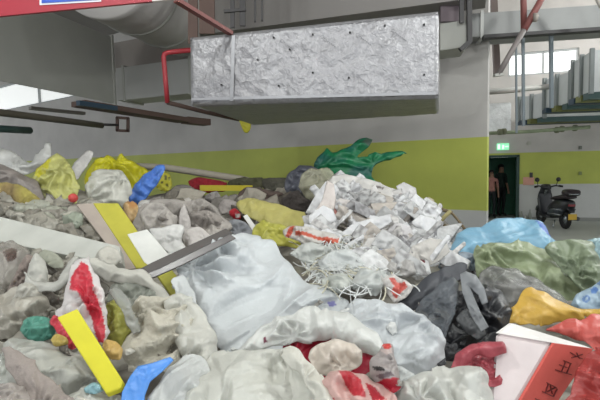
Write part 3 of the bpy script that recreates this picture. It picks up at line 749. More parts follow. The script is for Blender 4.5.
# ---------------------------------------------------------------- two people inside the doorway
def person(px, dep, hgt, shirt, trousers, label, turn):
    s_ = on_wall(FA, FB, px)[0]; q = wp(s_, 0, -dep, **K); k = hgt/1.7
    J = {'pel': (0, 0, .95), 'spi': (0, 0, 1.15), 'che': (0, 0, 1.33), 'nec': (0, 0, 1.46), 'hea': (0, .01, 1.56), 'crn': (0, .01, 1.66)}
    for s in (-1, 1):
        t = 'lr'[s > 0]
        J.update({'hip'+t: (.09*s, 0, .9), 'kne'+t: (.1*s, .02, .5), 'ank'+t: (.1*s, -.02, .08), 'toe'+t: (.11*s, .14, .03),
                  'sho'+t: (.18*s, 0, 1.38), 'elb'+t: (.23*s, -.02, 1.12), 'wri'+t: (.22*s, .08, .88), 'pal'+t: (.22*s, .1, .82)})
        for f in range(4): J['f%d%s' % (f, t)] = (.22*s-.02*s+.012*f*s, .085+.012*f, .74-.008*(f % 2))
        J['th'+t] = (.2*s, .14, .79)
    R = {'pel': .12, 'spi': .115, 'che': .13, 'nec': .055, 'hea': .085, 'crn': .07, 'hip': .085, 'kne': .06, 'ank': .04, 'toe': .035, 'sho': .06, 'elb': .042, 'wri': .028, 'pal': .03}
    E = [('pel', 'spi'), ('spi', 'che'), ('che', 'nec'), ('nec', 'hea'), ('hea', 'crn')]
    for t in 'lr':
        E += [('pel', 'hip'+t), ('hip'+t, 'kne'+t), ('kne'+t, 'ank'+t), ('ank'+t, 'toe'+t), ('che', 'sho'+t), ('sho'+t, 'elb'+t), ('elb'+t, 'wri'+t), ('wri'+t, 'pal'+t), ('pal'+t, 'th'+t)]
        E += [('pal'+t, 'f%d%s' % (f, t)) for f in range(4)]
    nm = list(J); me = bpy.data.meshes.new('person'); me.from_pydata([tuple(c*k for c in J[n]) for n in nm], [(nm.index(a), nm.index(b)) for a, b in E], [])
    o = bpy.data.objects.new('person', me); COL.objects.link(o)
    md = o.modifiers.new('skin', 'SKIN'); md.use_smooth_shade = True
    sv = me.skin_vertices[0].data
    for i, n in enumerate(nm):
        r = R.get(n, R.get(n[:3], .009))*k; sv[i].radius = (r, r*(.8 if n in ('pel', 'spi', 'che') else 1)); sv[i].use_root = n == 'pel'
    o.modifiers.new('sub', 'SUBSURF').levels = 2
    dg = bpy.context.evaluated_depsgraph_get(); ev = bpy.data.meshes.new_from_object(o.evaluated_get(dg))
    o.modifiers.clear(); o.data = ev; ev.materials.clear(); ev.materials.append(surf('cloth'))
    co = np.array([v.co for v in ev.vertices])/k; cc = np.tile(np.array(lin('a98672')), (len(co), 1))
    z = co[:, 2]; ax = np.abs(co[:, 0])
    cc[(z < .98) & (ax < .2)] = lin(trousers); cc[(z < .07)] = lin('2a2a2a')
    cc[(z >= .98) & (z < 1.45)] = lin(shirt); cc[(ax > .19) & (z < 1.1)] = lin('a98672')
    setcol(ev, cc)
    o.location = q; o.rotation_euler.z = turn
    tag(o, label, 'person')
    # hair, and a plain face
    bm = bmesh.new(); bmesh.ops.create_icosphere(bm, subdivisions=3, radius=.098*k)
    bmesh.ops.delete(bm, geom=[v for v in bm.verts if v.co.z < -.01*k and v.co.y > -.02*k or v.co.z < -.06*k], context='VERTS')
    for v in bm.verts: v.co.z += 1.645*k; v.co.y -= .005*k
    hm = bpy.data.meshes.new('hair'); bm.to_mesh(hm); bm.free(); link('hair', hm, flat('hair_black', '1c1b1b', .6), o)
    bm = bmesh.new()
    for s in (-1, 1): bmesh.ops.create_icosphere(bm, subdivisions=2, radius=.011*k, matrix=Matrix.Translation((.032*s*k, .09*k, 1.6*k)))
    em = bpy.data.meshes.new('eyes'); bm.to_mesh(em); bm.free(); link('eyes', em, flat('eye_dark', '1a1615', .3), o)
    bm = bmesh.new(); bmesh.ops.create_icosphere(bm, subdivisions=2, radius=.014*k, matrix=Matrix.Translation((0, .1*k, 1.565*k)))
    nmz = bpy.data.meshes.new('nose'); bm.to_mesh(nmz); bm.free(); link('nose', nmz, flat('skin', 'a98672', .6), o)
    return o
person(493.0, .5, 1.46, 'c08a80', '2e3436', 'person in a dull pink shirt standing in the dark doorway', math.pi*.95)
person(505.5, 1.15, 1.62, '2c3b36', '24282a', 'person in dark clothes standing just inside the dark doorway', math.pi*1.1)

# ---------------------------------------------------------------- the scooter
def scooter():
    r = rays(565, 229); Y = 11.2
    t = -CAM[2]/r[2]; g = CAM+r*t
    e = empty('motor_scooter', (g[0], g[1], 0)); tag(e, 'dark electric scooter with yellow plate parked by the far wall', 'scooter')
    ang = math.radians(87)                     # heading: away from the viewer, turned to the side of the doorway
    fx = np.array((math.cos(ang), math.sin(ang), 0)); lf = np.array((-math.sin(ang), math.cos(ang), 0)); zu = np.array((0, 0, 1.0))
    def W(x, y, z): return Vector(g*np.array((1, 1, 0))+fx*x+lf*y+zu*z)
    blk = flat('scooter_black', '1d1f23', .35); gry = flat('scooter_grey', '3d434a', .3); rub = flat('tyre_black', '161616', .8); chrome = flat('scooter_chrome', '9aa0a4', .25, .8)
    seat_m = flat('scooter_seat', '241a1e', .5); yel = flat('plate_yellow', 'c3a032', .5); rd = flat('tail_red', '7a2026', .3)
    def wheel(x):
        w_ = mesh('wheel', *torus(W(x, 0, .24), lf, .24-.055, .055), rub, e, smooth=True)
        tube('rim', [W(x, -.03, .24), W(x, .03, .24)], .12, chrome, w_, 20); return w_
    def torus(c, ax, R_, r_, n=28, m_=10):
        c = np.array(c); ax = np.array(ax); a1 = np.cross(ax, zu); a1 = a1/np.linalg.norm(a1); a2 = np.cross(ax, a1); vs = []; fs = []
        for i in range(n):
            a = 2*math.pi*i/n; d = a1*math.cos(a)+a2*math.sin(a)
            for j in range(m_):
                b = 2*math.pi*j/m_; vs.append(c+d*(R_+r_*math.cos(b))+ax*r_*math.sin(b))
        for i in range(n):
            for j in range(m_): fs.append((i*m_+j, i*m_+(j+1) % m_, ((i+1) % n)*m_+(j+1) % m_, ((i+1) % n)*m_+j))
        return vs, fs
    def loft(name, secs, mat, nn=16, parent=e):
        """secs: (x, zc, halfwidth, halfheight) cross-sections along the heading"""
        vs = []; fs = []
        for (x, zc, hw, hh) in secs:
            for k in range(nn):
                a = 2*math.pi*k/nn; c_, s_ = math.cos(a), math.sin(a); q = .7
                vs.append(W(x, hw*math.copysign(abs(c_)**q, c_), zc+hh*math.copysign(abs(s_)**q, s_)))
        for i in range(len(secs)-1):
            for k in range(nn): fs.append((i*nn+k, i*nn+(k+1) % nn, (i+1)*nn+(k+1) % nn, (i+1)*nn+k))
        fs.append(tuple(range(nn))[::-1]); fs.append(tuple((len(secs)-1)*nn+k for k in range(nn)))
        o = mesh(name, vs, fs, mat, parent, smooth=True)
        bm = bmesh.new(); bm.from_mesh(o.data); bmesh.ops.recalc_face_normals(bm, faces=bm.faces); bm.to_mesh(o.data); bm.free()
        return o
    wheel(0.0); wheel(1.25)
    loft('rear_body', [(-.28, .66, .08, .05), (-.2, .62, .14, .12), (.0, .58, .18, .18), (.3, .52, .19, .22), (.55, .42, .17, .2), (.62, .34, .14, .1)], blk)
    loft('side_panel', [(-.1, .5, .2, .04), (.1, .45, .215, .1), (.4, .4, .215, .12), (.55, .34, .18, .06)], gry)
    loft('floorboard', [(.5, .26, .17, .04), (.7, .25, .19, .04), (1.0, .27, .19, .05), (1.08, .32, .15, .05)], blk)
    loft('seat', [(-.32, .82, .1, .03), (-.2, .83, .16, .06), (.1, .8, .17, .06), (.35, .76, .15, .055), (.55, .74, .1, .04)], seat_m)
    loft('front_shield', [(.98, .3, .14, .05), (1.02, .5, .2, .2), (1.06, .7, .2, .2), (1.05, .92, .14, .1), (1.0, 1.0, .08, .05)], blk)
    loft('front_fender', [(1.02, .42, .07, .04), (1.2, .5, .08, .03), (1.4, .46, .07, .03), (1.5, .36, .05, .03)], gry)
    tube('steering_column', [W(1.2, 0, .3), W(1.02, 0, .95), W(.98, 0, 1.0)], .035, chrome, e)
    hb = tube('handlebar', [W(.86, .36, 1.03), W(.95, .22, 1.05), W(.99, 0, 1.0), W(.95, -.22, 1.05), W(.86, -.36, 1.03)], .02, blk, e)
    for s in (1, -1):
        tube('grip', [W(.85, .37*s, 1.03), W(.9, .28*s, 1.045)], .028, rub, hb, 10)
        mr = tube('mirror_stem', [W(.95, .24*s, 1.05), W(.93, .27*s, 1.18)], .009, blk, e, 8)
        c = W(.92, .28*s, 1.22); fwd = Vector(fx)
        tube('mirror', [c-fwd*.012, c+fwd*.014], .06, blk, mr, 14)
    loft('headlamp_cowl', [(.92, 1.0, .1, .05), (1.02, 1.02, .14, .08), (1.1, .98, .1, .06)], blk)
    tube('rear_rack', [W(-.05, .14, .86), W(-.42, .12, .9), W(-.45, 0, .9), W(-.42, -.12, .9), W(-.05, -.14, .86)], .014, chrome, e, 8)
    loft('tail_box', [(-.42, .9, .12, .04), (-.36, .93, .17, .08), (-.12, .93, .17, .085), (-.04, .91, .12, .05)], seat_m)
    loft('rear_fender', [(-.32, .46, .06, .02), (-.24, .54, .09, .04), (.0, .58, .1, .03)], blk)
    bar('number_plate', W(-.33, -.1, .34), W(-.33, .1, .34), .012, .14, yel, e)
    bar('tail_lamp', W(-.285, -.08, .62), W(-.285, .08, .62), .03, .05, rd, e)
    tube('footstand', [W(.3, .1, .2), W(.2, .2, .02)], .014, chrome, e, 8)
    tube('exhaust_cover', [W(.2, -.19, .26), W(-.2, -.2, .28)], .05, gry, e, 12)
    # luggage crate frame at the flank
    for z in (.38, .5): tube('side_rail', [W(-.2, .21, z), W(.2, .235, z), (W(.45, .22, z))], .01, chrome, e, 6)
scooter()

# ---------------------------------------------------------------- the heap itself
def heap():
    nx, ny = 230, 150
    xs = np.linspace(-5.8, 5.8, nx); ys = .42+(5.9-.42)*np.linspace(0, 1, ny)**1.5
    X, Y = np.meshgrid(xs, ys); z = heap_z(X, Y)
    k = np.clip(z/.3, 0, 1)
    rel = (crumple(X.ravel(), Y.ravel(), 5.5, 5, 4).reshape(X.shape)*.05 + noise2(X*2.2, Y*2.2, 3)*.035)
    z = np.maximum(z-.075*k+rel*k, 0.0)
    vs = np.stack([X, Y, z], -1).reshape(-1, 3)
    fs = [(j*nx+i, j*nx+i+1, (j+1)*nx+i+1, (j+1)*nx+i) for j in range(ny-1) for i in range(nx-1)]
    o = mesh('rubbish_heap', vs, fs, surf('rubble'), smooth=True, base=(0, 2.5, 0))
    n1 = noise2(X*6, Y*6, 8).ravel(); n2 = noise2(X*13, Y*13, 9).ravel()
    pal = np.array([lin(c) for c in ('8d887e', '9a958b', '7d786f', 'a8a49a', '746f68', '8b8778')])
    idx = np.clip(((n1+1)*.5*6+n2*1.6), 0, 5.99).astype(int)
    setcol(o.data, pal[idx]); tag(o, 'tall heap of mixed crumpled rubbish filling the garage bay', 'rubbish', kind='stuff')
heap()

def blob(cx, cy, rx, ry, n=9, seed=0, rough=.25, rot=0):
    r = random.Random(seed); out = []
    for i in range(n):
        a = 2*math.pi*i/n; k = 1+r.uniform(-rough, rough)
        x, y = rx*k*math.cos(a), ry*k*math.sin(a)
        out.append((cx+x*math.cos(rot)-y*math.sin(rot), cy+x*math.sin(rot)+y*math.cos(rot)))
    return out

# ---------------------------------------------------------------- rear row, by the strip window
puffy('plastic_bag', [(-8, 148), (0, 150), (12, 152), (24, 161), (30, 163), (38, 153), (46, 144), (51, 145), (51, 156), (44, 166), (34, 173), (18, 176), (-8, 174)], 'white plastic bag with one corner standing up like a horn', 'bag', None, 'dcdcd8', 'plastic', tilt=60, bulge=.10, wr=.02, wf=7)
puffy('cloth_sheet', [(-8, 162), (4, 164), (18, 172), (34, 180), (45, 196), (42, 206), (28, 200), (10, 188), (-8, 186)], 'limp mauve grey plastic sheet beside the translucent yellow bag', 'sheet', None, '8f8782', 'plastic', tilt=50, bulge=.06, wr=.02, wf=8, lift=.1)
puffy('foam_board', [(-6, 184), (8, 183), (24, 188), (38, 198), (43, 208), (36, 212), (20, 207), (2, 199), (-6, 196)], 'olive yellow and brown stained cushion slab under the mauve sheet', 'foam', None, 'a59a52', 'cloth', tilt=45, bulge=.06, wr=.006, lift=.1, tint=('7f6a50', .8, 6))
yb = puffy('plastic_bag', [(31, 181), (36, 172), (44, 165), (50, 158), (56, 153), (65, 158), (72, 168), (77, 180), (79, 194), (76, 204), (60, 206), (47, 204), (40, 194)], 'pale translucent yellow plastic bag standing upright on the heap', 'bag', None, 'c4c37a', 'plastic', tilt=60, bulge=.16, wr=.03, wf=8, lift=.22, step=1.8, prints=[([(37, 160), (52, 160), (51, 172), (40, 178), (34, 176)], 'd2cc3c')])
bm = bmesh.new(); bmesh.ops.create_icosphere(bm, subdivisions=3, radius=.026)
for v in bm.verts: v.co *= 1+.06*math.sin(9*v.co.x/.026)*math.cos(5*v.co.z/.026)
me = bpy.data.meshes.new('red_ball'); bm.to_mesh(me); bm.free(); me.polygons.foreach_set('use_smooth', [True]*len(me.polygons))
o = link('bottle_cap_ball', me, flat('ball_red', 'c04440', .5), loc=tuple(P(73, 198, float(depth(73, 206))-.42))); tag(o, 'small red ball at the foot of the translucent yellow bag', 'ball')
puffy('foam_packet', [(69, 172), (74, 162), (82, 155), (88, 151), (93, 153), (91, 160), (85, 169), (79, 180), (73, 180)], 'flat white foam packet leaning between the two yellow bags', 'packet', None, 'dddad6', 'paper', tilt=65, bulge=.04, wr=.006, wf=10, lift=.1, step=1.6)
puffy('plastic_bag', [(84, 186), (84, 174), (90, 165), (98, 158), (108, 155), (117, 159), (119, 152), (126, 158), (134, 164), (146, 168), (150, 175), (146, 184), (138, 190), (120, 192), (98, 192)], 'bright yellow crumpled plastic bag behind the round white bag', 'bag', None, 'd6d02e', 'plastic', tilt=55, bulge=.13, wr=.035, wf=9, step=1.6, lift=.05)
wb = puffy('plastic_bag', [(85, 190), (87, 178), (96, 172), (110, 170), (122, 173), (130, 183), (131, 195), (126, 204), (112, 207), (98, 206), (88, 200)], 'round knotted whitish bag in front of the bright yellow bag', 'bag', None, 'd3d2c8', 'plastic', tilt=55, bulge=.17, wr=.02, wf=9, lift=.3, step=1.6)
puffy('plastic_bag', [(129, 203), (128, 193), (136, 184), (146, 174), (155, 167), (163, 165), (165, 169), (160, 179), (153, 189), (146, 197), (138, 204)], 'cobalt blue plastic bag with a pointed tip', 'bag', None, '5a88dc', 'plastic', tilt=60, bulge=.07, wr=.015, wf=10, lift=.25, step=1.5)
puffy('plastic_bag', [(155, 176), (160, 170), (170, 174), (173, 184), (170, 192), (160, 191), (155, 186)], 'small yellow bag with dark printing beside the blue bag', 'bag', None, 'cfc94a', 'plastic', tilt=60, bulge=.05, wr=.012, wf=14, lift=.2, step=1.2, prints=[([(161, 181), (164, 182), (164, 185), (161, 184)], '5c5a24'), ([(166, 183), (168.5, 184), (168, 187), (165.5, 186)], '5c5a24'), ([(165, 176), (167, 176), (167, 181), (165, 180)], '6c6a30'), ([(168.5, 177), (170, 177), (170, 182), (168.5, 181)], '6c6a30')])
puffy('food_wrapper', [(123, 206), (128, 201), (136, 203), (140, 212), (138, 222), (130, 224), (124, 216)], 'crumpled orange and tan wrapper below the blue bag', 'wrapper', None, 'c8a878', 'plastic', tilt=50, bulge=.05, wr=.015, wf=14, lift=.2, step=1.4, tint=('b9702c', .8, 14))
puffy('plastic_bag', [(136, 208), (142, 200), (152, 201), (158, 208), (152, 214), (142, 220)], 'small white bag tucked behind the orange wrapper', 'bag', None, 'c9c6c2', 'plastic', tilt=50, bulge=.05, wr=.01, lift=.15)
# long pole, sticks and rags along the wall
o = tube('wooden_pole', [V(128, 166, 4.7), V(165, 167.5, 4.6), (V(240, 179, 4.4)), V(308, 195, 4.15)], .035, flat('pole_grey', '9a9487', .7, var=.2, scale=12)); tag(o, 'long weathered grey pole lying across the rear of the heap', 'pole')
o = bar('yellow_rod', V(200, 188, 4.05), V(252, 188, 4.2), .04, .05, flat('rod_yellow', 'c6b62e', .6)); tag(o, 'short yellow rod lying beneath the grey pole', 'rod')
puffy('cloth_rag', [(188, 181), (196, 176), (212, 178), (226, 182), (224, 192), (206, 193), (192, 190)], 'dark red rag tucked under the grey pole', 'rag', None, '9a2530', 'cloth', tilt=50, bulge=.08, wr=.02, wf=10, Y=4.35)
for i, (cx, cy, rx, ry, c, lb) in enumerate(((247, 183, 17, 7, '55543f', 'dark olive rag behind the grey pole'), (276, 184, 14, 8, '5d5b50', 'grey olive rag beside the dark grey sack'), (262, 196, 22, 8, '5a4c45', 'dark brown rag above the olive yellow sheet'), (215, 199, 10, 8, '8d8884', 'grey crumpled rag under the yellow rod'), (182, 190, 14, 8, '77736e', 'dark grey rag beside the red rag'), (228, 207, 12, 10, 'a39c98', 'pale crumpled rag above the red sachet'), (296, 203, 16, 10, '3c3633', 'black brown rag below the dark grey sack'))):
    puffy('cloth_rag', blob(cx, cy, rx, ry, 9, 40+i), lb, 'rag', None, c, 'cloth', tilt=45, bulge=.07, wr=.03, wf=9, Y=float(depth(cx, cy+ry))+.02)
puffy('plastic_bag', [(286, 190), (288, 175), (298, 167), (312, 165), (322, 172), (322, 188), (312, 202), (296, 204)], 'dark grey blue rubbish sack beside the white papers', 'bag', None, '565862', 'plastic', tilt=60, bulge=.14, wr=.03, wf=8, lift=.05)
puffy('plastic_bag', [(299, 188), (303, 175), (313, 168), (326, 168), (334, 176), (332, 194), (322, 204), (308, 202)], 'clear crumpled film bag in front of the dark grey sack', 'film bag', None, 'b6b49c', 'film', tilt=60, bulge=.1, wr=.03, wf=12, lift=.2, step=1.5)
puffy('plastic_bag', [(314, 172), (318, 160), (324, 154), (327, 150), (333, 153), (346, 149), (356, 142), (366, 138), (374, 141), (366, 150), (358, 157), (372, 154), (390, 151), (401, 149), (403, 153), (392, 159), (378, 165), (372, 174), (380, 186), (350, 190), (322, 186)], 'dark green translucent bag with spiky twisted corners above the papers', 'bag', None, '237a50', 'plastic', tilt=65, bulge=.09, wr=.03, wf=9, step=1.6, Y=3.95, lift=0, tint=('2c5f5c', .8, 7), prints=[([(366, 138), (374, 141), (369, 146), (362, 143)], '53675a')])
# olive yellow sheets
puffy('plastic_sheet', [(236, 205), (240, 199), (256, 199), (276, 203), (294, 209), (312, 218), (322, 232), (310, 238), (290, 232), (264, 224), (246, 214)], 'large olive yellow plastic sheet spread beneath the grey pole', 'sheet', None, 'b3ab66', 'matte_plastic', tilt=32, bulge=.05, wr=.012, wf=7, lift=.05)
puffy('plastic_sheet', [(252, 236), (256, 226), (262, 218), (270, 222), (284, 224), (296, 232), (302, 244), (296, 250), (280, 246), (262, 244)], 'crumpled yellow green sheet next to the red striped packet', 'sheet', None, 'b9b653', 'plastic', tilt=40, bulge=.06, wr=.02, wf=9, lift=.1)
puffy('red_sachet', [(229, 211), (235, 208), (240, 213), (240, 219), (234, 219), (229, 215)], 'small shiny red sachet beside the olive yellow sheet', 'sachet', None, 'c02c38', 'plastic', tilt=55, bulge=.03, wr=.006, lift=.25, step=1, prints=[([(235, 215), (240, 214), (240, 217), (236, 218)], 'd8d0cc')])
slab('paper_strip', [(243, 216), (247, 214), (257, 228), (253, 231)], 'narrow white card strip beside the olive yellow sheet', 'card', 'd9d8d4', .004, 45, lift=.22)
puffy('cloth_rag', [(222, 226), (234, 219), (246, 222), (254, 234), (248, 240), (232, 240), (222, 236)], 'slate grey rag at the end of the dark metal bar', 'rag', None, '8b8d92', 'cloth', tilt=45, bulge=.06, wr=.02, lift=.15)

# ---------------------------------------------------------------- boards
slab('foam_board', [(-14, 213), (119, 246), (121, 261), (108, 263), (-14, 239)], 'long pale grey rigid board lying in front of the rubble', 'board', 'b9bab3', .05, 38, lift=.12, yaw=-8)
e = empty('painted_board', tuple(P(120, 240, 2.0))); tag(e, 'olive yellow painted board with a bare grey edge strip', 'board')
slab('face', [(93, 203), (118, 203), (155, 256), (148, 268), (136, 268)], None, None, 'b3ad3c', .02, 35, Y=1.95, lift=0, parent=e)
slab('edge_strip', [(76, 204), (93, 203), (137, 268), (126, 270)], None, None, 'a89c92', .022, 35, Y=1.955, lift=0.006, parent=e)
slab('painted_board', [(152, 268), (172, 270), (196, 298), (192, 306), (176, 302)], 'olive yellow board end beneath the dark metal bar', 'board', 'a9a53c', .02, 35, lift=.08)
slab('white_card', [(127, 234), (147, 229), (170, 256), (150, 266), (144, 262)], 'white rectangular card leaning against the painted board', 'card', 'd6d6d1', .004, 42, lift=.3)
puffy('paper_sheet', [(148, 230), (166, 226), (178, 223), (184, 228), (181, 240), (186, 252), (172, 255), (160, 246)], 'curved white paper sheet folded above the dark metal bar', 'paper', None, 'd3d2cf', 'paper', tilt=45, bulge=.05, wr=.008, wf=7, thick=.004, lift=.3)
puffy('paper_sheet', [(182, 240), (188, 229), (200, 226), (210, 234), (214, 240), (200, 248), (188, 252)], 'small bent off-white sheet touching the dark metal bar', 'paper', None, 'c6c0bc', 'paper', tilt=45, bulge=.05, wr=.008, wf=7, lift=.25)
e = empty('metal_bar', tuple(P(180, 255, 1.6))); tag(e, 'dark grey metal profile bar lying slantwise across the boards', 'bar')
slab('top_flange', [(131, 273), (152, 262), (226, 228), (232, 232), (160, 268), (140, 277)], None, None, '5b5755', .012, 30, yaw=0, Y=1.36, lift=.0, parent=e, kind='glossy')
slab('side_web', [(136, 277), (160, 268), (230, 234), (236, 238), (180, 266), (148, 280)], None, None, '6a6665', .008, 62, yaw=0, Y=1.35, lift=.0, parent=e, kind='glossy')
puffy('grey_sack', [(133, 226), (136, 212), (146, 203), (162, 198), (180, 200), (196, 198), (212, 204), (228, 218), (230, 230), (216, 238), (196, 244), (168, 244), (146, 240)], 'big dull mauve grey woven sack behind the white card', 'sack', None, 'a39d97', 'cloth', dens=2, tilt=36, bulge=.11, wr=.04, wf=7, lift=.12, octs=4)
puffy('grey_sack', [(140, 214), (150, 204), (164, 206), (176, 218), (174, 232), (158, 236), (144, 230)], 'crumpled mauve grey bag lying on the woven sack', 'bag', None, 'b3ada7', 'cloth', tilt=42, bulge=.08, wr=.035, wf=9, lift=.3)
puffy('grey_sack', [(186, 214), (200, 208), (216, 212), (226, 224), (214, 234), (198, 234), (188, 226)], 'darker grey crumpled bag on the woven sack', 'bag', None, '948d87', 'cloth', tilt=42, bulge=.07, wr=.035, wf=9, lift=.3)
puffy('paper_sheet', [(181, 232), (179, 218), (184, 204), (188, 212), (191, 230)], 'upright mauve paper flap on the woven sack', 'paper', None, 'bdb7b3', 'paper', tilt=65, bulge=.01, wr=.01, thick=.004, lift=.4)

# ---------------------------------------------------------------- left middle
puffy('plastic_bag', [(-8, 262), (-8, 246), (6, 240), (22, 244), (30, 254), (24, 270), (12, 284), (-8, 290)], 'clear crinkled bag with brown contents under the grey board', 'film bag', None, 'b3aea6', 'film', tilt=45, bulge=.09, wr=.03, wf=12, lift=.1, prints=[([(5, 254), (14, 250), (20, 254), (18, 262), (9, 264)], '5a4038')])
puffy('cloth_rag', [(22, 262), (30, 254), (40, 262), (34, 276), (20, 292), (10, 300), (8, 288)], 'twisted brownish rag beside the clear bag', 'rag', None, '8b7f78', 'cloth', tilt=45, bulge=.05, wr=.02, lift=.15)
puffy('foam_cup', [(28, 278), (30, 262), (36, 254), (46, 260), (49, 272), (46, 286), (34, 290)], 'pale grey crumpled foam box beside the brownish rag', 'foam box', None, 'bdbcb4', 'paper', tilt=50, bulge=.06, wr=.01, wf=8, lift=.25)
puffy('foam_tray', [(38, 256), (44, 249), (54, 252), (62, 260), (63, 268), (54, 268), (44, 262)], 'small grey green foam tray below the grey board', 'foam tray', None, 'a5a798', 'paper', tilt=45, bulge=.03, wr=.008, lift=.15)
puffy('plastic_sheet', [(24, 286), (26, 272), (34, 280), (46, 284), (58, 278), (68, 264), (74, 256), (78, 258), (76, 268), (70, 282), (56, 291), (40, 292)], 'curved smooth grey plastic strip bent like a bowl rim', 'plastic strip', None, 'b3b2ab', 'matte_plastic', tilt=45, bulge=.03, wr=.003, wf=5, lift=.35, thick=.006)
puffy('plastic_bag', [(-8, 300), (4, 292), (18, 286), (34, 290), (46, 296), (50, 306), (40, 318), (24, 330), (10, 338), (-8, 340)], 'greyish beige crumpled bag beside the teal bag', 'bag', None, 'b2ada2', 'plastic', dens=1.8, tilt=36, bulge=.08, wr=.025, wf=10, lift=.1)
puffy('plastic_bag', [(10, 306), (20, 284), (30, 282), (42, 290), (36, 302), (20, 312)], 'pale pointed bag corner rising under the curved plastic strip', 'bag', None, 'c0bdb3', 'plastic', tilt=45, bulge=.05, wr=.012, wf=10, lift=.2)
puffy('plastic_sheet', [(84, 266), (92, 258), (112, 264), (132, 268), (150, 276), (164, 288), (172, 306), (170, 318), (162, 312), (154, 296), (140, 284), (122, 282), (104, 282)], 'pale curled cardboard tube wall arching over a dark hollow', 'cardboard', None, 'c3c1b8', 'paper', tilt=48, bulge=.05, wr=.006, wf=6, lift=.18, thick=.006)
puffy('foam_lump', [(96, 262), (98, 252), (108, 246), (118, 250), (122, 260), (114, 266), (102, 268)], 'rounded off-white foam lump at the end of the grey board', 'foam', None, 'c5c2b8', 'paper', tilt=45, bulge=.06, wr=.012, lift=.3)
puffy('plastic_bag', [(108, 300), (112, 288), (124, 280), (144, 282), (158, 294), (162, 308), (150, 312), (130, 312), (114, 320)], 'grey green crumpled bag inside the hollow of the curled cardboard', 'bag', None, '8e9187', 'plastic', tilt=40, bulge=.02, wr=.01, wf=10, lift=.16)
puffy('plastic_bottle', [(104, 312), (108, 302), (116, 298), (126, 304), (130, 318), (130, 334), (124, 346), (114, 346), (106, 336)], 'squashed olive yellow bottle next to the red printed bag', 'bottle', None, 'a5a350', 'plastic', tilt=45, bulge=.06, wr=.012, wf=8, lift=.12)
puffy('film_bag', [(110, 294), (116, 286), (124, 292), (134, 312), (142, 330), (134, 334), (124, 318)], 'clear film strip crossing the squashed bottle', 'film', None, 'aeb0aa', 'film', tilt=50, bulge=.03, wr=.015, wf=14, lift=.22)
puffy('plastic_bag', [(56, 322), (54, 310), (64, 300), (66, 286), (70, 270), (78, 257), (88, 258), (95, 268), (100, 282), (104, 300), (107, 318), (107, 340), (102, 346), (92, 338), (80, 326)], 'white plastic bag with bold red printing beside the yellow board strip', 'bag', None, 'd9d4d2', 'plastic', tilt=42, bulge=.07, wr=.02, wf=9, lift=.2, step=1.4, prints=[([(82, 263), (88, 266), (92, 276), (94, 287), (86, 292), (77, 295), (70, 291), (72, 279)], 'cc3848'), ([(79, 294), (92, 287), (98, 300), (103, 314), (106, 330), (104, 344), (98, 342), (94, 326), (88, 310)], 'cc3848')])
puffy('plastic_bag', [(50, 322), (55, 314), (62, 318), (72, 332), (80, 346), (72, 350), (60, 338)], 'red folded bag corner showing under the yellow board strip', 'bag', None, 'cf4150', 'plastic', tilt=42, bulge=.03, wr=.008, lift=.16)
puffy('plastic_bag', [(20, 330), (24, 320), (36, 316), (48, 318), (56, 328), (54, 338), (42, 342), (28, 340)], 'teal green thin plastic bag above the grey white bag', 'bag', None, '5d9d8c', 'plastic', tilt=42, bulge=.05, wr=.015, wf=12, lift=.14)
puffy('food_wrapper', [(50, 340), (56, 334), (66, 338), (68, 344), (56, 347)], 'scrap of yellow wrapper touching the teal bag', 'wrapper', None, 'c9b262', 'plastic', tilt=42, bulge=.02, wr=.006, lift=.2, step=1.2)
slab('painted_strip', [(57, 317), (77, 308.5), (123, 381), (120, 388), (106, 393.5)], 'bright yellow painted board strip lying aslant near the blue strip', 'board', 'ccc42a', .018, 38, lift=.14, anchor=1)
puffy('food_wrapper', [(102, 346), (106, 340), (116, 342), (122, 350), (120, 360), (112, 360), (106, 354)], 'crumpled tan yellow wrapper beside the yellow board strip', 'wrapper', None, 'd0ae68', 'plastic', tilt=42, bulge=.03, wr=.012, wf=18, lift=.16, step=1.3)
puffy('plastic_bag', [(4, 346), (14, 338), (34, 338), (56, 346), (76, 356), (90, 368), (94, 380), (84, 390), (62, 402), (30, 408), (4, 380)], 'big smooth pale grey bag bulging below the teal bag', 'bag', None, 'bfbfb8', 'plastic', tilt=32, bulge=.09, wr=.012, wf=7, lift=.04)
puffy('cloth_sheet', [(0, 352), (10, 346), (24, 354), (40, 368), (58, 384), (76, 404), (60, 420), (30, 420), (24, 396), (10, 374)], 'mauve grey folded cloth draped over the pale bag', 'cloth', None, '9d938d', 'cloth', tilt=36, bulge=.04, wr=.02, wf=7, lift=.12)
puffy('plastic_bag', [(-10, 392), (4, 384), (20, 386), (34, 396), (44, 412), (20, 430), (-10, 430)], 'rounded mauve grey bag at the foot of the folded cloth', 'bag', None, 'b0a8a2', 'plastic', tilt=34, bulge=.06, wr=.015, wf=9, lift=.1)
puffy('plastic_bag', [(-10, 352), (4, 354), (14, 372), (20, 388), (8, 392), (-10, 388)], 'pale greenish grey bag behind the folded cloth', 'bag', None, 'b7b9b2', 'plastic', tilt=36, bulge=.05, wr=.012, wf=9, lift=.06)
puffy('plastic_bag', [(60, 404), (74, 392), (90, 386), (104, 394), (120, 398), (124, 412), (90, 424), (66, 420)], 'crinkled clear white bag beneath the yellow board strip', 'bag', None, 'c6c6be', 'plastic', tilt=34, bulge=.05, wr=.02, wf=14, lift=.06)
puffy('plastic_scrap', [(84, 388), (92, 382), (102, 384), (104, 390), (96, 394), (86, 393)], 'light blue plastic scrap beside the yellow board strip', 'scrap', None, '9cc4cc', 'plastic', tilt=42, bulge=.02, wr=.005, lift=.13, step=1.3)
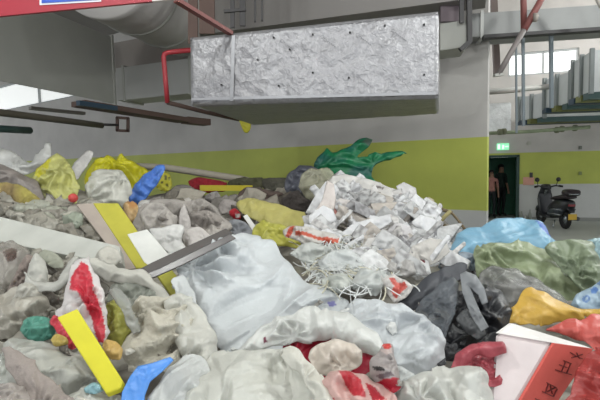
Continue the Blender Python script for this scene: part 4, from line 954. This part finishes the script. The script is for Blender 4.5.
# ---------------------------------------------------------------- bottom centre
puffy('cloth_sheet', [(124, 362), (122, 346), (130, 330), (126, 316), (136, 302), (150, 296), (166, 300), (178, 296), (192, 306), (204, 324), (212, 346), (206, 368), (180, 376), (150, 372), (134, 374)], 'wrinkled cream cloth lying beside the blue plastic strip', 'cloth', None, 'c5c0b2', 'cloth', dens=2.2, crease=2.4, tilt=34, bulge=.08, wr=.035, wf=12, lift=.06, octs=4)
puffy('plastic_bag', [(166, 302), (180, 292), (196, 300), (206, 318), (216, 344), (214, 372), (196, 372), (180, 352), (170, 328)], 'smooth cream white bag next to the wrinkled cream cloth', 'bag', None, 'cfcec6', 'plastic', tilt=34, bulge=.07, wr=.02, wf=8, lift=.1)
puffy('plastic_strip', [(120, 408), (122, 392), (130, 376), (138, 366), (152, 363), (170, 357), (174, 360), (162, 372), (150, 382), (145, 396), (144, 410)], 'blue plastic strip folded over itself by the cream cloth', 'plastic strip', None, '5d9bea', 'plastic', crease=.5, smooth=False, tilt=38, bulge=.012, wr=.003, wf=8, lift=.12)
puffy('plastic_bag', [(146, 404), (152, 386), (164, 372), (182, 356), (200, 358), (210, 376), (214, 408), (196, 424), (160, 424)], 'pale translucent bag between blue strip and big beige sack', 'bag', None, 'cbcdcb', 'plastic', tilt=32, bulge=.07, wr=.015, wf=8, lift=.08)
puffy('plastic_bag', [(176, 268), (184, 256), (200, 246), (218, 240), (240, 234), (262, 236), (276, 242), (288, 260), (306, 278), (326, 292), (346, 302), (344, 330), (310, 350), (262, 362), (222, 352), (206, 330), (196, 304), (186, 286)], 'largest smooth white rubbish sack with a tiny blue mark', 'sack', None, 'd4d8da', 'plastic', tilt=26, bulge=.13, bw=.2, wr=.022, wf=5.5, lift=.05, step=2.4, octs=3, prints=[([(326, 304), (333, 301), (336, 306), (330, 309)], '8a88c0')])
puffy('plastic_bag', [(174, 284), (182, 276), (192, 290), (202, 316), (212, 344), (204, 350), (194, 330), (182, 308)], 'hanging side fold of white plastic beside the largest sack', 'bag', None, 'cdd0d0', 'plastic', tilt=40, bulge=.03, wr=.015, wf=9, lift=.12)
puffy('plastic_bag', [(344, 320), (350, 304), (364, 299), (384, 300), (402, 304), (420, 314), (436, 328), (446, 346), (444, 364), (428, 374), (404, 380), (386, 372), (366, 350)], 'thin bluish white bag beside the red and white food bag', 'bag', None, 'ccd0d3', 'plastic', tilt=30, bulge=.10, wr=.03, wf=8, lift=.06, octs=4)
puffy('plastic_bag', [(236, 352), (248, 340), (262, 328), (278, 318), (300, 310), (326, 308), (346, 312), (362, 322), (376, 338), (386, 356), (372, 358), (352, 347), (330, 341), (304, 342), (282, 346), (262, 352)], 'white sack lip arching over the open red food bag', 'sack', None, 'dcddd9', 'plastic', tilt=40, bulge=.07, wr=.012, wf=6, lift=.16, prints=[([(263, 339), (266, 337), (268, 343), (264, 344)], '7a3048')])
puffy('plastic_bag', [(284, 350), (292, 338), (330, 334), (362, 340), (376, 352), (372, 372), (340, 386), (306, 384)], 'dark red plastic bag lying open under the white sack lip', 'bag', None, 'b01f38', 'plastic', tilt=38, bulge=.02, wr=.01, lift=.05)
puffy('steamed_bun', [(310, 360), (312, 348), (322, 342), (338, 339), (354, 343), (362, 352), (361, 364), (352, 372), (334, 380), (318, 374)], 'lumpy cream white food bag inside the dark red bag', 'food', None, 'ddd2c6', 'plastic', tilt=50, bulge=.06, wr=.008, wf=10, lift=.13, step=1.6)
puffy('food_wrapper', [(318, 384), (332, 372), (346, 370), (360, 374), (372, 380), (392, 392), (402, 408), (340, 412), (322, 404)], 'crumpled red and white striped wrapper in front of the cream bag', 'wrapper', None, 'd9b3ac', 'plastic', tilt=42, bulge=.05, wr=.02, wf=14, lift=.14, step=1.5, prints=[([(338, 372), (350, 371), (360, 382), (366, 400), (352, 398), (346, 386)], 'c03a44'), ([(364, 384), (374, 388), (386, 400), (372, 402)], 'b8303c'), ([(322, 396), (334, 400), (336, 408), (324, 406)], 'b8303c')])
puffy('food_carton', [(370, 362), (378, 352), (384, 344), (392, 344), (394, 356), (398, 372), (402, 386), (392, 396), (380, 390), (370, 376)], 'grey black printed pouch with red base and red cap', 'pouch', None, 'aaa2a0', 'plastic', tilt=48, bulge=.04, wr=.012, wf=16, lift=.18, step=1.2, prints=[([(371, 384), (384, 380), (398, 378), (401, 388), (392, 396), (378, 392)], 'b8283a'), ([(380, 350), (391, 349), (392, 353), (386, 357)], 'c8b8b4'), ([(372, 367), (382, 369), (385, 373), (375, 372)], '2a2424'), ([(381, 344), (391, 343), (391, 349), (385, 350)], 'cc4a44'), ([(376, 376), (390, 373), (394, 377), (380, 380)], '6a5c60')])
bs = puffy('plastic_bag', [(176, 420), (178, 392), (190, 372), (206, 360), (222, 352), (246, 350), (270, 350), (290, 352), (308, 366), (322, 384), (338, 408), (330, 430), (180, 430)], 'big beige white sack beside the cream rim fold', 'sack', None, 'd0d0c8', 'plastic', tilt=28, bulge=.07, wr=.02, wf=6, lift=.06)
puffy('plastic_bag', [(280, 356), (288, 346), (300, 352), (318, 372), (336, 392), (350, 414), (332, 420), (312, 396), (296, 372)], 'cream sack rim fold running beside the red striped wrapper', 'sack', None, 'd6d4ca', 'plastic', tilt=42, bulge=.03, wr=.008, wf=8, lift=.14)
puffy('plastic_bag', [(376, 394), (386, 376), (400, 366), (416, 376), (414, 392), (398, 404), (380, 410)], 'loose clear white bag fold beside the printed pouch', 'bag', None, 'cdd0cf', 'plastic', tilt=36, bulge=.04, wr=.02, wf=12, lift=.1)
puffy('plastic_bag', [(392, 424), (398, 390), (410, 376), (430, 368), (456, 364), (478, 368), (490, 384), (496, 410), (490, 428)], 'round smooth white bag in front of the pinkish red bag', 'bag', None, 'd2d2cc', 'plastic', tilt=36, bulge=.10, wr=.012, wf=7, lift=.08)

# ---------------------------------------------------------------- right side
puffy('plastic_bag', [(448, 262), (449, 246), (456, 236), (470, 229), (490, 222), (512, 220), (534, 220), (546, 225), (553, 236), (562, 243), (580, 242), (584, 250), (556, 258), (520, 258), (490, 262), (466, 270)], 'sky blue plastic bag lying behind the grey green tarp', 'bag', None, '8cbcd6', 'plastic', crease=.6, tilt=45, bulge=.14, wr=.025, wf=7, lift=.12, step=1.8, prints=[([(534, 221), (543, 223), (550, 232), (552, 240), (546, 237), (540, 229)], '5a7fd0')])
puffy('tarp', [(474, 262), (478, 248), (492, 242), (514, 240), (536, 244), (552, 250), (566, 262), (584, 276), (590, 290), (580, 302), (560, 300), (538, 290), (510, 282), (484, 280)], 'crumpled olive grey green tarp in front of the sky blue bag', 'tarp', None, '9ea988', 'plastic', dens=1.5, tilt=36, bulge=.09, wr=.045, wf=7, lift=.12, step=1.8, octs=4)
puffy('tarp', [(544, 246), (560, 242), (578, 240), (590, 240), (596, 252), (604, 276), (604, 300), (590, 304), (578, 290), (566, 276), (552, 258)], 'second darker fold of green tarp beside the printed blue bag', 'tarp', None, '87937a', 'plastic', dens=1.5, tilt=42, bulge=.06, wr=.04, wf=7, lift=.16, step=1.8)
puffy('plastic_bag', [(586, 242), (594, 238), (612, 240), (616, 290), (602, 284), (594, 262)], 'pale blue bag standing behind the green tarp fold', 'bag', None, '9ab8be', 'plastic', tilt=50, bulge=.06, wr=.02, lift=.06)
puffy('plastic_bag', [(572, 306), (578, 296), (590, 288), (600, 280), (614, 276), (618, 306), (604, 316), (584, 314)], 'pale blue bag printed with dark blue rings beside the orange sheet', 'bag', None, 'a9bfd0', 'plastic', tilt=42, bulge=.05, wr=.015, lift=.16, step=1.1, prints=[([(582, 298), (586, 296), (589, 299), (588, 303), (584, 304), (581, 301)], '6f8fc0'), ([(583.5, 299.5), (586, 298.5), (587, 300.5), (585, 302)], 'a9bfd0'), ([(590, 290), (594, 287), (597, 291), (594, 295), (590, 295)], '5f86c4'), ([(596, 284), (604, 279), (606, 284), (600, 288)], '6f8fc0')])
puffy('plastic_bag', [(476, 296), (480, 276), (494, 268), (516, 270), (540, 280), (558, 292), (566, 304), (548, 306), (528, 300), (508, 312), (490, 312)], 'clear shiny film bag between tarp and orange sheet', 'film bag', None, '9c9c9a', 'film', tilt=40, bulge=.07, wr=.025, wf=9, lift=.16)
puffy('plastic_sheet', [(506, 322), (512, 310), (522, 296), (530, 287), (540, 291), (556, 300), (578, 308), (606, 308), (616, 312), (616, 322), (590, 318), (562, 322), (536, 324)], 'yellow orange plastic sheet folded over the white and red box', 'sheet', None, 'd8b050', 'plastic', crease=.6, tilt=40, bulge=.05, wr=.015, wf=7, lift=.2)
puffy('plastic_bag', [(546, 332), (562, 322), (584, 317), (616, 316), (618, 352), (600, 350), (590, 344), (572, 338)], 'coral red plastic bag under the yellow orange sheet', 'bag', None, 'd2625a', 'plastic', crease=.6, tilt=40, bulge=.05, wr=.012, lift=.12)
puffy('plastic_bag', [(560, 420), (574, 380), (586, 356), (600, 346), (620, 346), (624, 420)], 'dull red bag beside the printed red box side', 'bag', None, 'a8423f', 'plastic', tilt=36, bulge=.05, wr=.02, lift=.02)
puffy('plastic_bag', [(392, 322), (398, 304), (416, 286), (440, 268), (456, 261), (466, 264), (464, 276), (446, 292), (424, 306), (404, 320)], 'long charcoal black plastic strip bag across the shredded strips', 'bag', None, '43454b', 'matte_plastic', tilt=44, bulge=.03, wr=.008, wf=6, lift=.12)
puffy('plastic_bag', [(438, 268), (446, 256), (462, 252), (480, 256), (484, 268), (468, 274), (452, 274)], 'pale grey blue film bag touching the sky blue bag', 'film bag', None, '9aa6b2', 'plastic', tilt=44, bulge=.05, wr=.02, lift=.14)
puffy('plastic_bag', [(412, 318), (422, 298), (438, 285), (454, 278), (462, 284), (456, 304), (450, 322), (442, 340), (436, 330), (430, 338), (422, 326)], 'smoky grey translucent bag hanging below the charcoal strip', 'film bag', None, '70757b', 'film', tilt=42, bulge=.04, wr=.025, wf=9, lift=.14)
puffy('plastic_bag', [(436, 352), (444, 330), (456, 300), (474, 284), (496, 290), (512, 308), (504, 330), (492, 350), (466, 360), (446, 362)], 'black rubbish bag sunken behind the white box', 'bag', None, '26272b', 'plastic', tilt=34, bulge=.05, wr=.03, wf=9, lift=.03)
puffy('plastic_strip', [(460, 274), (466, 271), (476, 275), (484, 288), (488, 303), (482, 305), (478, 295), (470, 287), (480, 311), (489, 327), (481, 332), (471, 316), (462, 292)], 'bent grey plastic handle straps over the black rubbish bag', 'plastic strip', None, '7f8285', 'matte_plastic', tilt=48, bulge=.015, wr=.004, wf=8, lift=.25, step=1.2, smooth=False, fold=.12)
puffy('plastic_strip', [(456, 318), (466, 310), (478, 322), (486, 334), (478, 340), (466, 332)], 'small dull grey plastic flap on the black bag', 'plastic strip', None, '4a4c4e', 'matte_plastic', tilt=44, bulge=.02, wr=.006, lift=.16, step=1.5)
puffy('plastic_bag', [(450, 368), (453, 356), (463, 348), (478, 343), (502, 342), (506, 352), (496, 356), (480, 356), (470, 362), (464, 374), (452, 378)], 'pinkish red rolled plastic bag rim beside the white box', 'bag', None, 'b4525c', 'plastic', tilt=44, bulge=.05, wr=.004, wf=7, lift=.1, crease=.4)
puffy('plastic_bag', [(460, 376), (470, 358), (484, 354), (504, 352), (502, 386), (480, 384)], 'sunken inner fold of the pinkish red bag', 'bag', None, 'b4525c', 'plastic', tilt=36, bulge=.02, wr=.01, lift=.04)

# white box with a red printed side
def gift_box():
    # corners: pinkish front face and red end face, standing on the heap
    Y0 = 1.0
    A = P(495, 333, Y0+.05); B = P(553, 343, Y0); Cc = P(592, 348.5, Y0+.07); D = P(509, 323, Y0+.12)
    B2 = P(504, 427, Y0-.07); C2 = P(540, 425, Y0-.01)
    nf = np.cross(B-A, B2-B); ra = rays(487, 425); A2 = CAM+ra*(((A-CAM)@nf)/(ra@nf)); D2 = A2+(C2-B2)
    e = empty('gift_box', tuple(B2)); tag(e, 'rounded white box with a red side printed with black characters', 'box')
    v, f = hexa([A2, B2, C2, D2, A, B, Cc, D]); o = mesh('body', v, f, surf('board'), e)
    bm = bmesh.new(); bm.from_mesh(o.data); bmesh.ops.recalc_face_normals(bm, faces=bm.faces); bm.to_mesh(o.data); bm.free(); bevel(o, .008, 3); colmesh(o, 'd9cdcd')
    # red side sleeve lies on the end face
    nr = np.cross(Cc-B, B2-B); nr /= np.linalg.norm(nr)
    if nr@(CAM-B) < 0: nr = -nr
    q = [B+nr*.003, Cc+nr*.003, C2+nr*.003, B2+nr*.003]; vs = q+[p-nr*.006 for p in q]
    o = mesh('red_side', vs, [(0, 1, 2, 3), (7, 6, 5, 4), (0, 4, 5, 1), (1, 5, 6, 2), (2, 6, 7, 3), (3, 7, 4, 0)], surf('board'), e); colmesh(o, 'd65f56')
    bm = bmesh.new(); bm.from_mesh(o.data); bmesh.ops.recalc_face_normals(bm, faces=bm.faces); bm.to_mesh(o.data); bm.free()
    top = [A, B, Cc, D]; cen = sum(top)/4
    v, f = hexa([p+(cen-p)*.0 for p in top]+[p+(cen-p)*.12+np.array((0, 0, .003)) for p in top]); o = mesh('lid', v, f, surf('board'), e); colmesh(o, 'e4e0dd')
    bm = bmesh.new(); bm.from_mesh(o.data); bmesh.ops.recalc_face_normals(bm, faces=bm.faces); bm.to_mesh(o.data); bm.free(); bevel(o, .001, 2)
    ink = flat('print_black', '6a2524', .6)
    def at(px, py):
        r = rays(px, py); return CAM+r*(((B+nr*.0045-CAM)@nr)/(r@nr))
    def glyph(strokes):
        vs = []; fs = []
        for (x0, y0, x1, y1) in strokes:
            a, b = at(x0, y0), at(x1, y1); d = (b-a)/np.linalg.norm(b-a); s = np.cross(nr, d)*.0009; k = len(vs)
            for p in (a-s, a+s, b+s, b-s): vs.append(p)
            for p in (a-s, a+s, b+s, b-s): vs.append(p-nr*.003)
            fs.extend([(k, k+1, k+2, k+3), (k+7, k+6, k+5, k+4), (k, k+4, k+5, k+1), (k+1, k+5, k+6, k+2), (k+2, k+6, k+7, k+3), (k+3, k+7, k+4, k)])
        mesh('printed_character', vs, fs, ink, e)
    glyph([(570.5, 352.5, 578, 357), (578, 357, 583, 359), (572, 358, 583, 354.5), (577, 353, 580, 358.5)])
    glyph([(563.5, 360.5, 572, 364), (560, 365, 568, 368), (556, 370, 572, 375), (566, 362, 562, 372), (571, 364, 567, 374)])
    glyph([(547.5, 383, 557, 388), (543.5, 392, 554, 397), (549, 384, 546, 393), (551, 386, 553, 394), (556, 388, 548, 392), (558, 389, 554, 397)])
    glyph([(536, 399, 545, 403), (534, 405, 543, 409), (540, 400, 538, 407)])
gift_box()

# ---------------------------------------------------------------- papers, packets and strips
def packet(name, poly, label, cat, col, prints, **k):
    return puffy(name, poly, label, cat, None, col, 'plastic', prints=prints, step=1.2, **k)
packet('striped_packet', [(283, 231), (289, 227), (300, 226), (320, 231), (339, 237), (342, 241), (338, 246), (322, 245), (300, 242), (286, 237)], 'white packet with orange red stripes beside the yellow green sheet', 'packet', 'd6d2cc', [([(290, 227), (296, 226), (293, 232), (289, 239), (286, 236)], 'd06048'), ([(296, 232), (310, 235), (326, 239), (339, 239), (340, 242), (334, 245), (324, 245), (325, 242), (308, 238), (295, 236)], 'd06048')], tilt=40, bulge=.06, wr=.006, lift=.3)
packet('striped_packet', [(371, 278), (378, 272), (394, 276), (408, 282), (414, 288), (406, 298), (394, 304), (386, 292)], 'torn white packet with coral stripe next to the charcoal strip', 'packet', 'd6d2ce', [([(388, 280), (395, 279), (398, 284), (404, 283), (408, 288), (402, 292), (396, 299), (391, 292), (394, 287)], 'd86a60')], tilt=42, bulge=.03, wr=.01, lift=.2)

R = random.Random(11)
def sheet_poly(cx, cy, sx, sy, rot, r):
    c = [(-.5, -.5), (.1, -.55), (.5, -.45), (.55, .1), (.5, .5), (-.1, .45), (-.5, .5), (-.52, 0)]
    return [(cx+(x*sx*(1+r.uniform(-.15, .15)))*math.cos(rot)-(y*sy*(1+r.uniform(-.15, .15)))*math.sin(rot), cy+(x*sx)*math.sin(rot)+(y*sy*(1+r.uniform(-.15, .15)))*math.cos(rot)) for x, y in c]
# large papers that can be told apart
BIG = [([(325, 186), (333, 176), (345, 174), (362, 178), (378, 182), (390, 188), (394, 200), (386, 210), (366, 206), (344, 198)], 'd9d6d2', 'widest white crumpled paper crowning the paper pile'),
       ([(316, 210), (322, 200), (327, 180), (334, 184), (336, 200), (332, 224), (322, 232), (314, 222)], 'd6cdc8', 'upright creased paper edge beside the clear film bag'),
       ([(330, 206), (340, 198), (356, 202), (362, 214), (350, 226), (336, 222)], 'cfc9c6', 'crumpled white paper with pale red print'),
       ([(338, 236), (352, 224), (372, 218), (390, 214), (392, 222), (376, 232), (354, 242), (342, 244)], 'e0e0e2', 'rolled bright white paper lying in the paper pile'),
       ([(396, 186), (404, 182), (416, 188), (418, 200), (410, 206), (400, 198)], 'd8d6d6', 'small white paper lifted at the edge of the paper pile'),
       ([(408, 214), (414, 202), (420, 200), (422, 212), (416, 222), (410, 222)], 'c6c4c4', 'grey white curled paper near the broken sticks'),
       ([(412, 228), (420, 216), (432, 216), (438, 226), (428, 236), (416, 236)], 'dedede', 'bright white folded paper near the broken sticks'),
       ([(360, 250), (368, 238), (386, 236), (400, 244), (396, 258), (378, 264)], 'd0cdca', 'white paper with a smudged blue print'),
       ([(404, 262), (412, 246), (430, 238), (446, 240), (450, 252), (438, 262), (420, 270)], 'cbc7c2', 'greyish paper sheet beside the sky blue bag'),
       ([(382, 234), (396, 222), (410, 226), (416, 240), (404, 248), (390, 246)], 'd6d3d4', 'square white paper sheet amid the paper pile')]
for i, (pl, c, lb) in enumerate(BIG):
    pr = []
    if 'pale red' in lb: pr = [([(331, 207), (338, 206), (343, 214), (346, 220), (340, 222), (334, 214)], 'cf9088')]
    if 'blue print' in lb: pr = [([(378, 242), (386, 240), (388, 246), (382, 252), (378, 250)], '6a7fa8')]
    if 'widest' in lb: pr = [([(376, 186), (384, 187), (383, 189), (376, 188)], '77716e'), ([(375, 191.5), (381, 192.5), (381, 194), (375, 193)], '77716e')]
    puffy('paper_sheet', pl, lb, 'paper', None, c, 'paper', tilt=50+5*(i % 3), yaw=(-20, 10, 25)[i % 3], bulge=.015, wr=.012, wf=9, lift=.2, thick=.003, step=1.4, prints=pr, smooth=False, fold=.12, crease=1.5, dens=1)
# loose crumpled papers of the pile
n = 0
for k in range(900):
    cx = R.uniform(318, 456); cy = R.uniform(184, 268)
    lim = np.interp(cx, [318, 330, 390, 420, 440, 456], [186, 182, 190, 204, 218, 236])
    if cy < lim+3 or (cx < 350 and cy > 244) or (cx > 430 and cy > 262): continue
    s = R.uniform(13, 32)
    fl_ = R.random() < .8
    if fl_: pl = sheet_poly(cx, cy, s*1.2, s*(R.uniform(.12, .28) if R.random() < .45 else R.uniform(.35, .7)), R.uniform(-1.1, .9), R)
    else: pl = blob(cx, cy, s*.6, s*.42, 6, k, .45, R.uniform(-.8, .8))
    ci = R.choice([0, 0, 0, 1, 1, 2, 3, 3, 3, 4, 5, 6, 7, 8]); c = ['dedee0', 'd4d4d4', 'c8c8c8', 'e4e4e6', 'bebdbd', 'd8d5d3', 'a9a8aa', 'c4bcb4', 'aaa29a'][ci]
    puffy('crumpled_paper', pl, ('folded straight-edged ' if fl_ else 'crumpled jagged ')+('bright white', 'off-white', 'light grey', 'bright white', 'light grey', 'off-white', 'mid grey', 'tan', 'tan')[ci]+' paper scrap in the paper pile', 'paper', 'paper scraps of the white paper pile', c, 'paper', tilt=R.uniform(35, 75), yaw=R.uniform(-65, 65), bulge=.0, wr=.006, wf=12, lift=.04+R.uniform(0, .24), thick=.003, step=1.5, smooth=False, fold=R.uniform(.05, .2), crease=2.3, dens=.7, tint=('7f7c7c', R.choice([0, .3, .75]), 40))
    n += 1
    if n >= 175: break
# coloured bits between the papers
for i, (cx, cy, rx, ry, c, lb) in enumerate(((389, 227, 5, 3, 'a06a80', 'mauve pink paper scrap in the paper pile'), (402, 197, 6, 3, '9c6a58', 'rusty brown paper scrap at the edge of the paper pile'), (421, 262, 4, 5, '6c3a40', 'dark maroon scrap beside the grey paper sheet'), (386, 250, 12, 3, '4a4238', 'dark brown stick-like scrap under the blue printed paper'), (352, 243, 6, 4, '3f3c40', 'black scrap above the shredded strips'), (345, 281, 7, 6, 'a8a878', 'olive scrap half buried in the shredded strips'), (371, 208, 5, 4, '8d8a8c', 'grey scrap on the widest paper'), (340, 250, 6, 4, '4a484a', 'charcoal scrap beside the shredded strips'))):
    puffy('paper_scrap', blob(cx, cy, rx, ry, 7, 300+i, .3, .4), lb, 'scrap', None, c, 'paper', tilt=50, bulge=.02, wr=.01, wf=16, lift=.3 if i in (0, 1, 6) else .2, step=1.2)
# clear film lumps under the shredded strips
for i, (cx, cy, rx, ry, c, lb) in enumerate(((312, 254, 20, 10, 'cdd0cc', 'clear film lump at the far end of the shredded strips'), (342, 264, 22, 13, 'd4d7d6', 'large clear film lump under the shredded strips'), (368, 256, 18, 10, 'c8c9c7', 'clear film lump between strips and papers'), (368, 282, 18, 12, 'c6c9c6', 'clear film lump below the torn coral striped packet'), (336, 284, 16, 9, 'c2c5be', 'clear film lump beside the largest white sack'), (400, 268, 16, 10, 'bab7b4', 'wrinkled film lump above the torn coral striped packet'))):
    puffy('film_lump', blob(cx, cy, rx, ry, 10, 330+i), lb, 'film', None, c, 'plastic', tilt=40, bulge=.05, wr=.03, wf=13, lift=.23, step=1.6)
# shredded strips: nobody could count them
def strips():
    r = np.random.RandomState(4); vs = []; fs = []; cs = []
    for k in range(360):
        cx = r.normal(348, 24); cy = r.normal(262, 11); ln = r.uniform(14, 46); a = r.uniform(-.6, .9) if r.rand() < .7 else r.uniform(-1.6, 1.6)
        cv = r.uniform(-.055, .055); up = r.uniform(.0, .06); wd = r.uniform(.0008, .0022); c = lin(['d8dad8', 'd2d5d4', 'e0e2e2', 'c3c6c4', 'c8c4b0'][r.randint(5)])
        m_ = 12; pts = []
        for i in range(m_):
            t = (i/(m_-1)-.5)*ln; th = a+cv*t; px = cx+t*math.cos(th); py = cy+t*math.sin(th)
            if cx < 300: continue
            Yd = float(depth(px, py))-.26-up*(1-(2*i/(m_-1)-1)**2); pts.append(P(px, py, Yd))
        if len(pts) < m_: continue
        k0 = len(vs)
        for i in range(m_):
            d = pts[min(i+1, m_-1)]-pts[max(i-1, 0)]; d = d/np.linalg.norm(d); s = np.cross(d, (0, -.6, .8)); s = s/np.linalg.norm(s)*wd; t_ = np.cross(s/np.linalg.norm(s), d)*.0008
            for q in (pts[i]-s-t_, pts[i]+s-t_, pts[i]+s+t_, pts[i]-s+t_): vs.append(q); cs.append(c)
        for i in range(m_-1):
            for j in range(4): q = k0+i*4; fs.append((q+j, q+(j+1) % 4, q+4+(j+1) % 4, q+4+j))
    o = mesh('shredded_strips', vs, fs, surf('paper'), smooth=False); setcol(o.data, np.array(cs)); tag(o, 'tangle of thin white shredded plastic strips before the papers', 'strips', kind='stuff')
strips()
# broken sticks at the end of the paper pile
stick = flat('stick_tan', 'a39a6c', .7, var=.2, scale=20); stick2 = flat('stick_dark', '6d6048', .7)
for (a, b, r_, mt, lb) in (((428, 206, 3.45), (452, 213, 3.35), .014, stick2, 'dark thin stick poking out of the paper pile'), ((438, 224, 3.3), (451, 211, 3.3), .016, stick, 'tan stick crossing the dark thin stick'), ((450, 211, 3.3), (467, 232, 3.2), .01, stick2, 'thin stick sloping down to the sky blue bag'), ((440, 224, 3.15), (466, 238, 3.05), .016, stick2, 'thick dark stick lying above the sky blue bag'), ((430, 212, 3.4), (444, 232, 3.1), .012, stick, 'pale stick leaning on the paper pile')):
    o = tube('stick', [V(*a), (V(*a)+V(*b))/2+Vector((0, 0, .006)), V(*b)], r_, mt, n=8); tag(o, lb, 'stick')
puffy('foam_lump', [(424, 202), (428, 197), (434, 200), (434, 206), (428, 209)], 'small cream foam lump at the end of the dark thin stick', 'foam', None, 'c3b9a0', 'paper', tilt=55, bulge=.03, wr=.006, lift=.2, step=1.1)

# ---------------------------------------------------------------- loose scraps that fill the heap
def scatter(num, box, ok, size, cols, kind, name, label, cat, group, seed, **kw):
    r = random.Random(seed); n = 0
    for k in range(num*4):
        cx = r.uniform(box[0], box[2]); cy = r.uniform(box[1], box[3])
        if not ok(cx, cy): continue
        s = r.uniform(*size)
        pl = blob(cx, cy, s*1.15, s*r.uniform(.45, .9), 11, seed*1000+k, .42, r.uniform(-.6, .6))
        c = r.choice(cols); v_ = int(c[:2], 16); wide = s > (size[0]+size[1])/2
        tone = 'near-black' if v_ < 0x40 else 'charcoal' if v_ < 0x60 else 'dark grey' if v_ < 0x78 else 'mid grey' if v_ < 0x94 else 'grey beige' if v_ < 0xaa else 'pale grey' if v_ < 0xb8 else 'cream white'
        puffy(name, pl, ('broad ' if wide else 'small ')+label.format(tone), cat, group, c, kind, tilt=r.uniform(30, 60), yaw=r.uniform(-35, 35), lift=r.uniform(.0, .07), step=1.5, crease=1.9, smooth=r.random() < .4, fold=r.uniform(.1, .32), dens=.7, **kw)
        n += 1
        if n >= num: break
scatter(46, (-4, 194, 104, 236), lambda x, y: y > np.interp(x, [0, 40, 80, 104], [200, 202, 206, 212]) and y < 214+x*.26, (7, 14), ['b4b0a5', 'a8a499', 'c0bdb1', '9d998f', 'b2b3a5', '928d82'], 'plastic', 'crumpled_bag', 'crumpled {} bag behind the long grey board', 'bag', 'grey beige bags behind the long grey board', 21, bulge=.05, wr=.025, wf=16)
puffy('crumpled_bag', blob(73, 220, 10, 9, 9, 5), 'pale green tinted round bag behind the long grey board', 'bag', None, 'a5ac9c', 'plastic', tilt=50, bulge=.06, wr=.015, lift=.2)
scatter(34, (-4, 242, 124, 336), lambda x, y: y > 246+x*.2, (7, 14), ['8f8a80', 'a39f94', '6f6a60', 'b3afa4', '7b756c', '5c574f'], 'plastic', 'crumpled_bag', 'crumpled {} bag in front of the long grey board', 'bag', 'grey bags in front of the long grey board', 22, bulge=.04, wr=.025, wf=14)
scatter(18, (104, 312, 200, 372), lambda x, y: True, (7, 13), ['9d978a', 'b5b0a4', '7d776c', 'c2beb2'], 'cloth', 'cloth_scrap', 'crumpled {} cloth scrap around the cream cloth', 'cloth', 'cloth scraps around the cream cloth', 23, bulge=.03, wr=.03, wf=18)
scatter(22, (132, 196, 236, 244), lambda x, y: y > 200, (7, 13), ['a8a29c', '928c86', 'bab4ae', '7f7a74'], 'cloth', 'cloth_scrap', 'crumpled {} cloth scrap around the woven sack', 'cloth', 'cloth scraps around the woven sack', 24, bulge=.04, wr=.03, wf=14)
scatter(24, (412, 262, 512, 352), lambda x, y: x+y > 700, (8, 15), ['3c3d40', '54565a', '2a2b2e', '6a6c70', '47413f'], 'plastic', 'dark_bag_scrap', 'crumpled {} bag scrap by the white box', 'bag', 'dark bag scraps by the white box', 25, bulge=.03, wr=.025, wf=14)
scatter(20, (170, 188, 320, 216), lambda x, y: True, (7, 13), ['6d675c', '857f74', '514a42', '9a9488'], 'cloth', 'cloth_scrap', 'dull {} cloth scrap under the grey pole', 'cloth', 'cloth scraps under the grey pole', 26, bulge=.04, wr=.03, wf=14)

# small torn scraps lying where larger things meet
def edge_scraps():
    r = random.Random(77); big = [o for o in COL.objects if o.get('category') in ('bag', 'sack', 'sheet', 'tarp', 'cloth') and o.parent is None and not o.get('group')]
    spots = []
    rp = [(60, 352), (100, 360), (118, 300), (128, 350), (170, 300), (204, 340), (212, 360), (240, 346), (345, 310), (380, 372), (404, 378), (392, 330), (440, 320), (448, 362), (470, 270), (500, 280), (300, 246), (262, 246), (92, 206), (140, 224), (50, 204), (70, 256), (118, 262), (206, 242), (232, 240), (310, 300), (360, 296), (420, 300), (520, 284), (470, 262), (172, 262), (84, 396), (34, 300), (56, 296), (186, 286), (214, 240), (330, 234)]
    for (x, y) in rp:
        for q in range(1): spots.append((x+r.uniform(-9, 9), y+r.uniform(-6, 6)))
    for i, (x, y) in enumerate(spots):
        s = r.uniform(3, 6.5)
        if x > 430: c, w_ = r.choice([('2e2f32', 'black'), ('5a5c60', 'dark grey'), ('9b9ea0', 'grey')])
        elif x < 130: c, w_ = r.choice([('a9a498', 'grey beige'), ('d0cdc4', 'whitish'), ('77716a', 'dull brown'), ('b8b5a8', 'grey beige')])
        else: c, w_ = r.choice([('d6d7d4', 'whitish'), ('c2c0ba', 'pale grey'), ('a8a49c', 'grey beige'), ('e0e1df', 'whitish')])
        n_ = 'near the black rubbish bag' if x > 430 else 'near the red printed bag' if x < 130 else 'around the largest white sack'
        pl = blob(x, y, s*1.3, s*.75, 7, 900+i, .5, r.uniform(-1, 1))
        puffy('torn_scrap', pl, 'tiny torn '+w_+' plastic scrap '+n_, 'scrap', 'tiny torn plastic scraps between the bags', c, 'plastic', tilt=r.uniform(35, 65), yaw=r.uniform(-40, 40), bulge=.02, wr=.01, wf=24, lift=.15+r.uniform(0, .06), fold=.25, smooth=False, dens=.4)
edge_scraps()

# rubbish going on beyond both flanks of what the photograph shows
scatter(30, (648, 262, 790, 400), lambda x, y: True, (16, 34), ['c8c8c2', '8b8d88', '5a5c60', 'a9bcc4', 'b5ab94', '97a284'], 'plastic', 'rubbish_bag', 'crumpled {} rubbish bag on the flank past the coral red bag', 'bag', 'rubbish bags on the flank past the coral red bag', 31, bulge=.09, wr=.02, wf=8)
scatter(26, (-170, 200, -46, 400), lambda x, y: True, (14, 34), ['c8c8c2', 'a8a49a', '8d887e', 'b9b5a8', '77736c'], 'plastic', 'rubbish_bag', 'crumpled {} rubbish bag on the flank past the mauve cloth', 'bag', 'rubbish bags on the flank past the mauve cloth', 32, bulge=.09, wr=.02, wf=8)
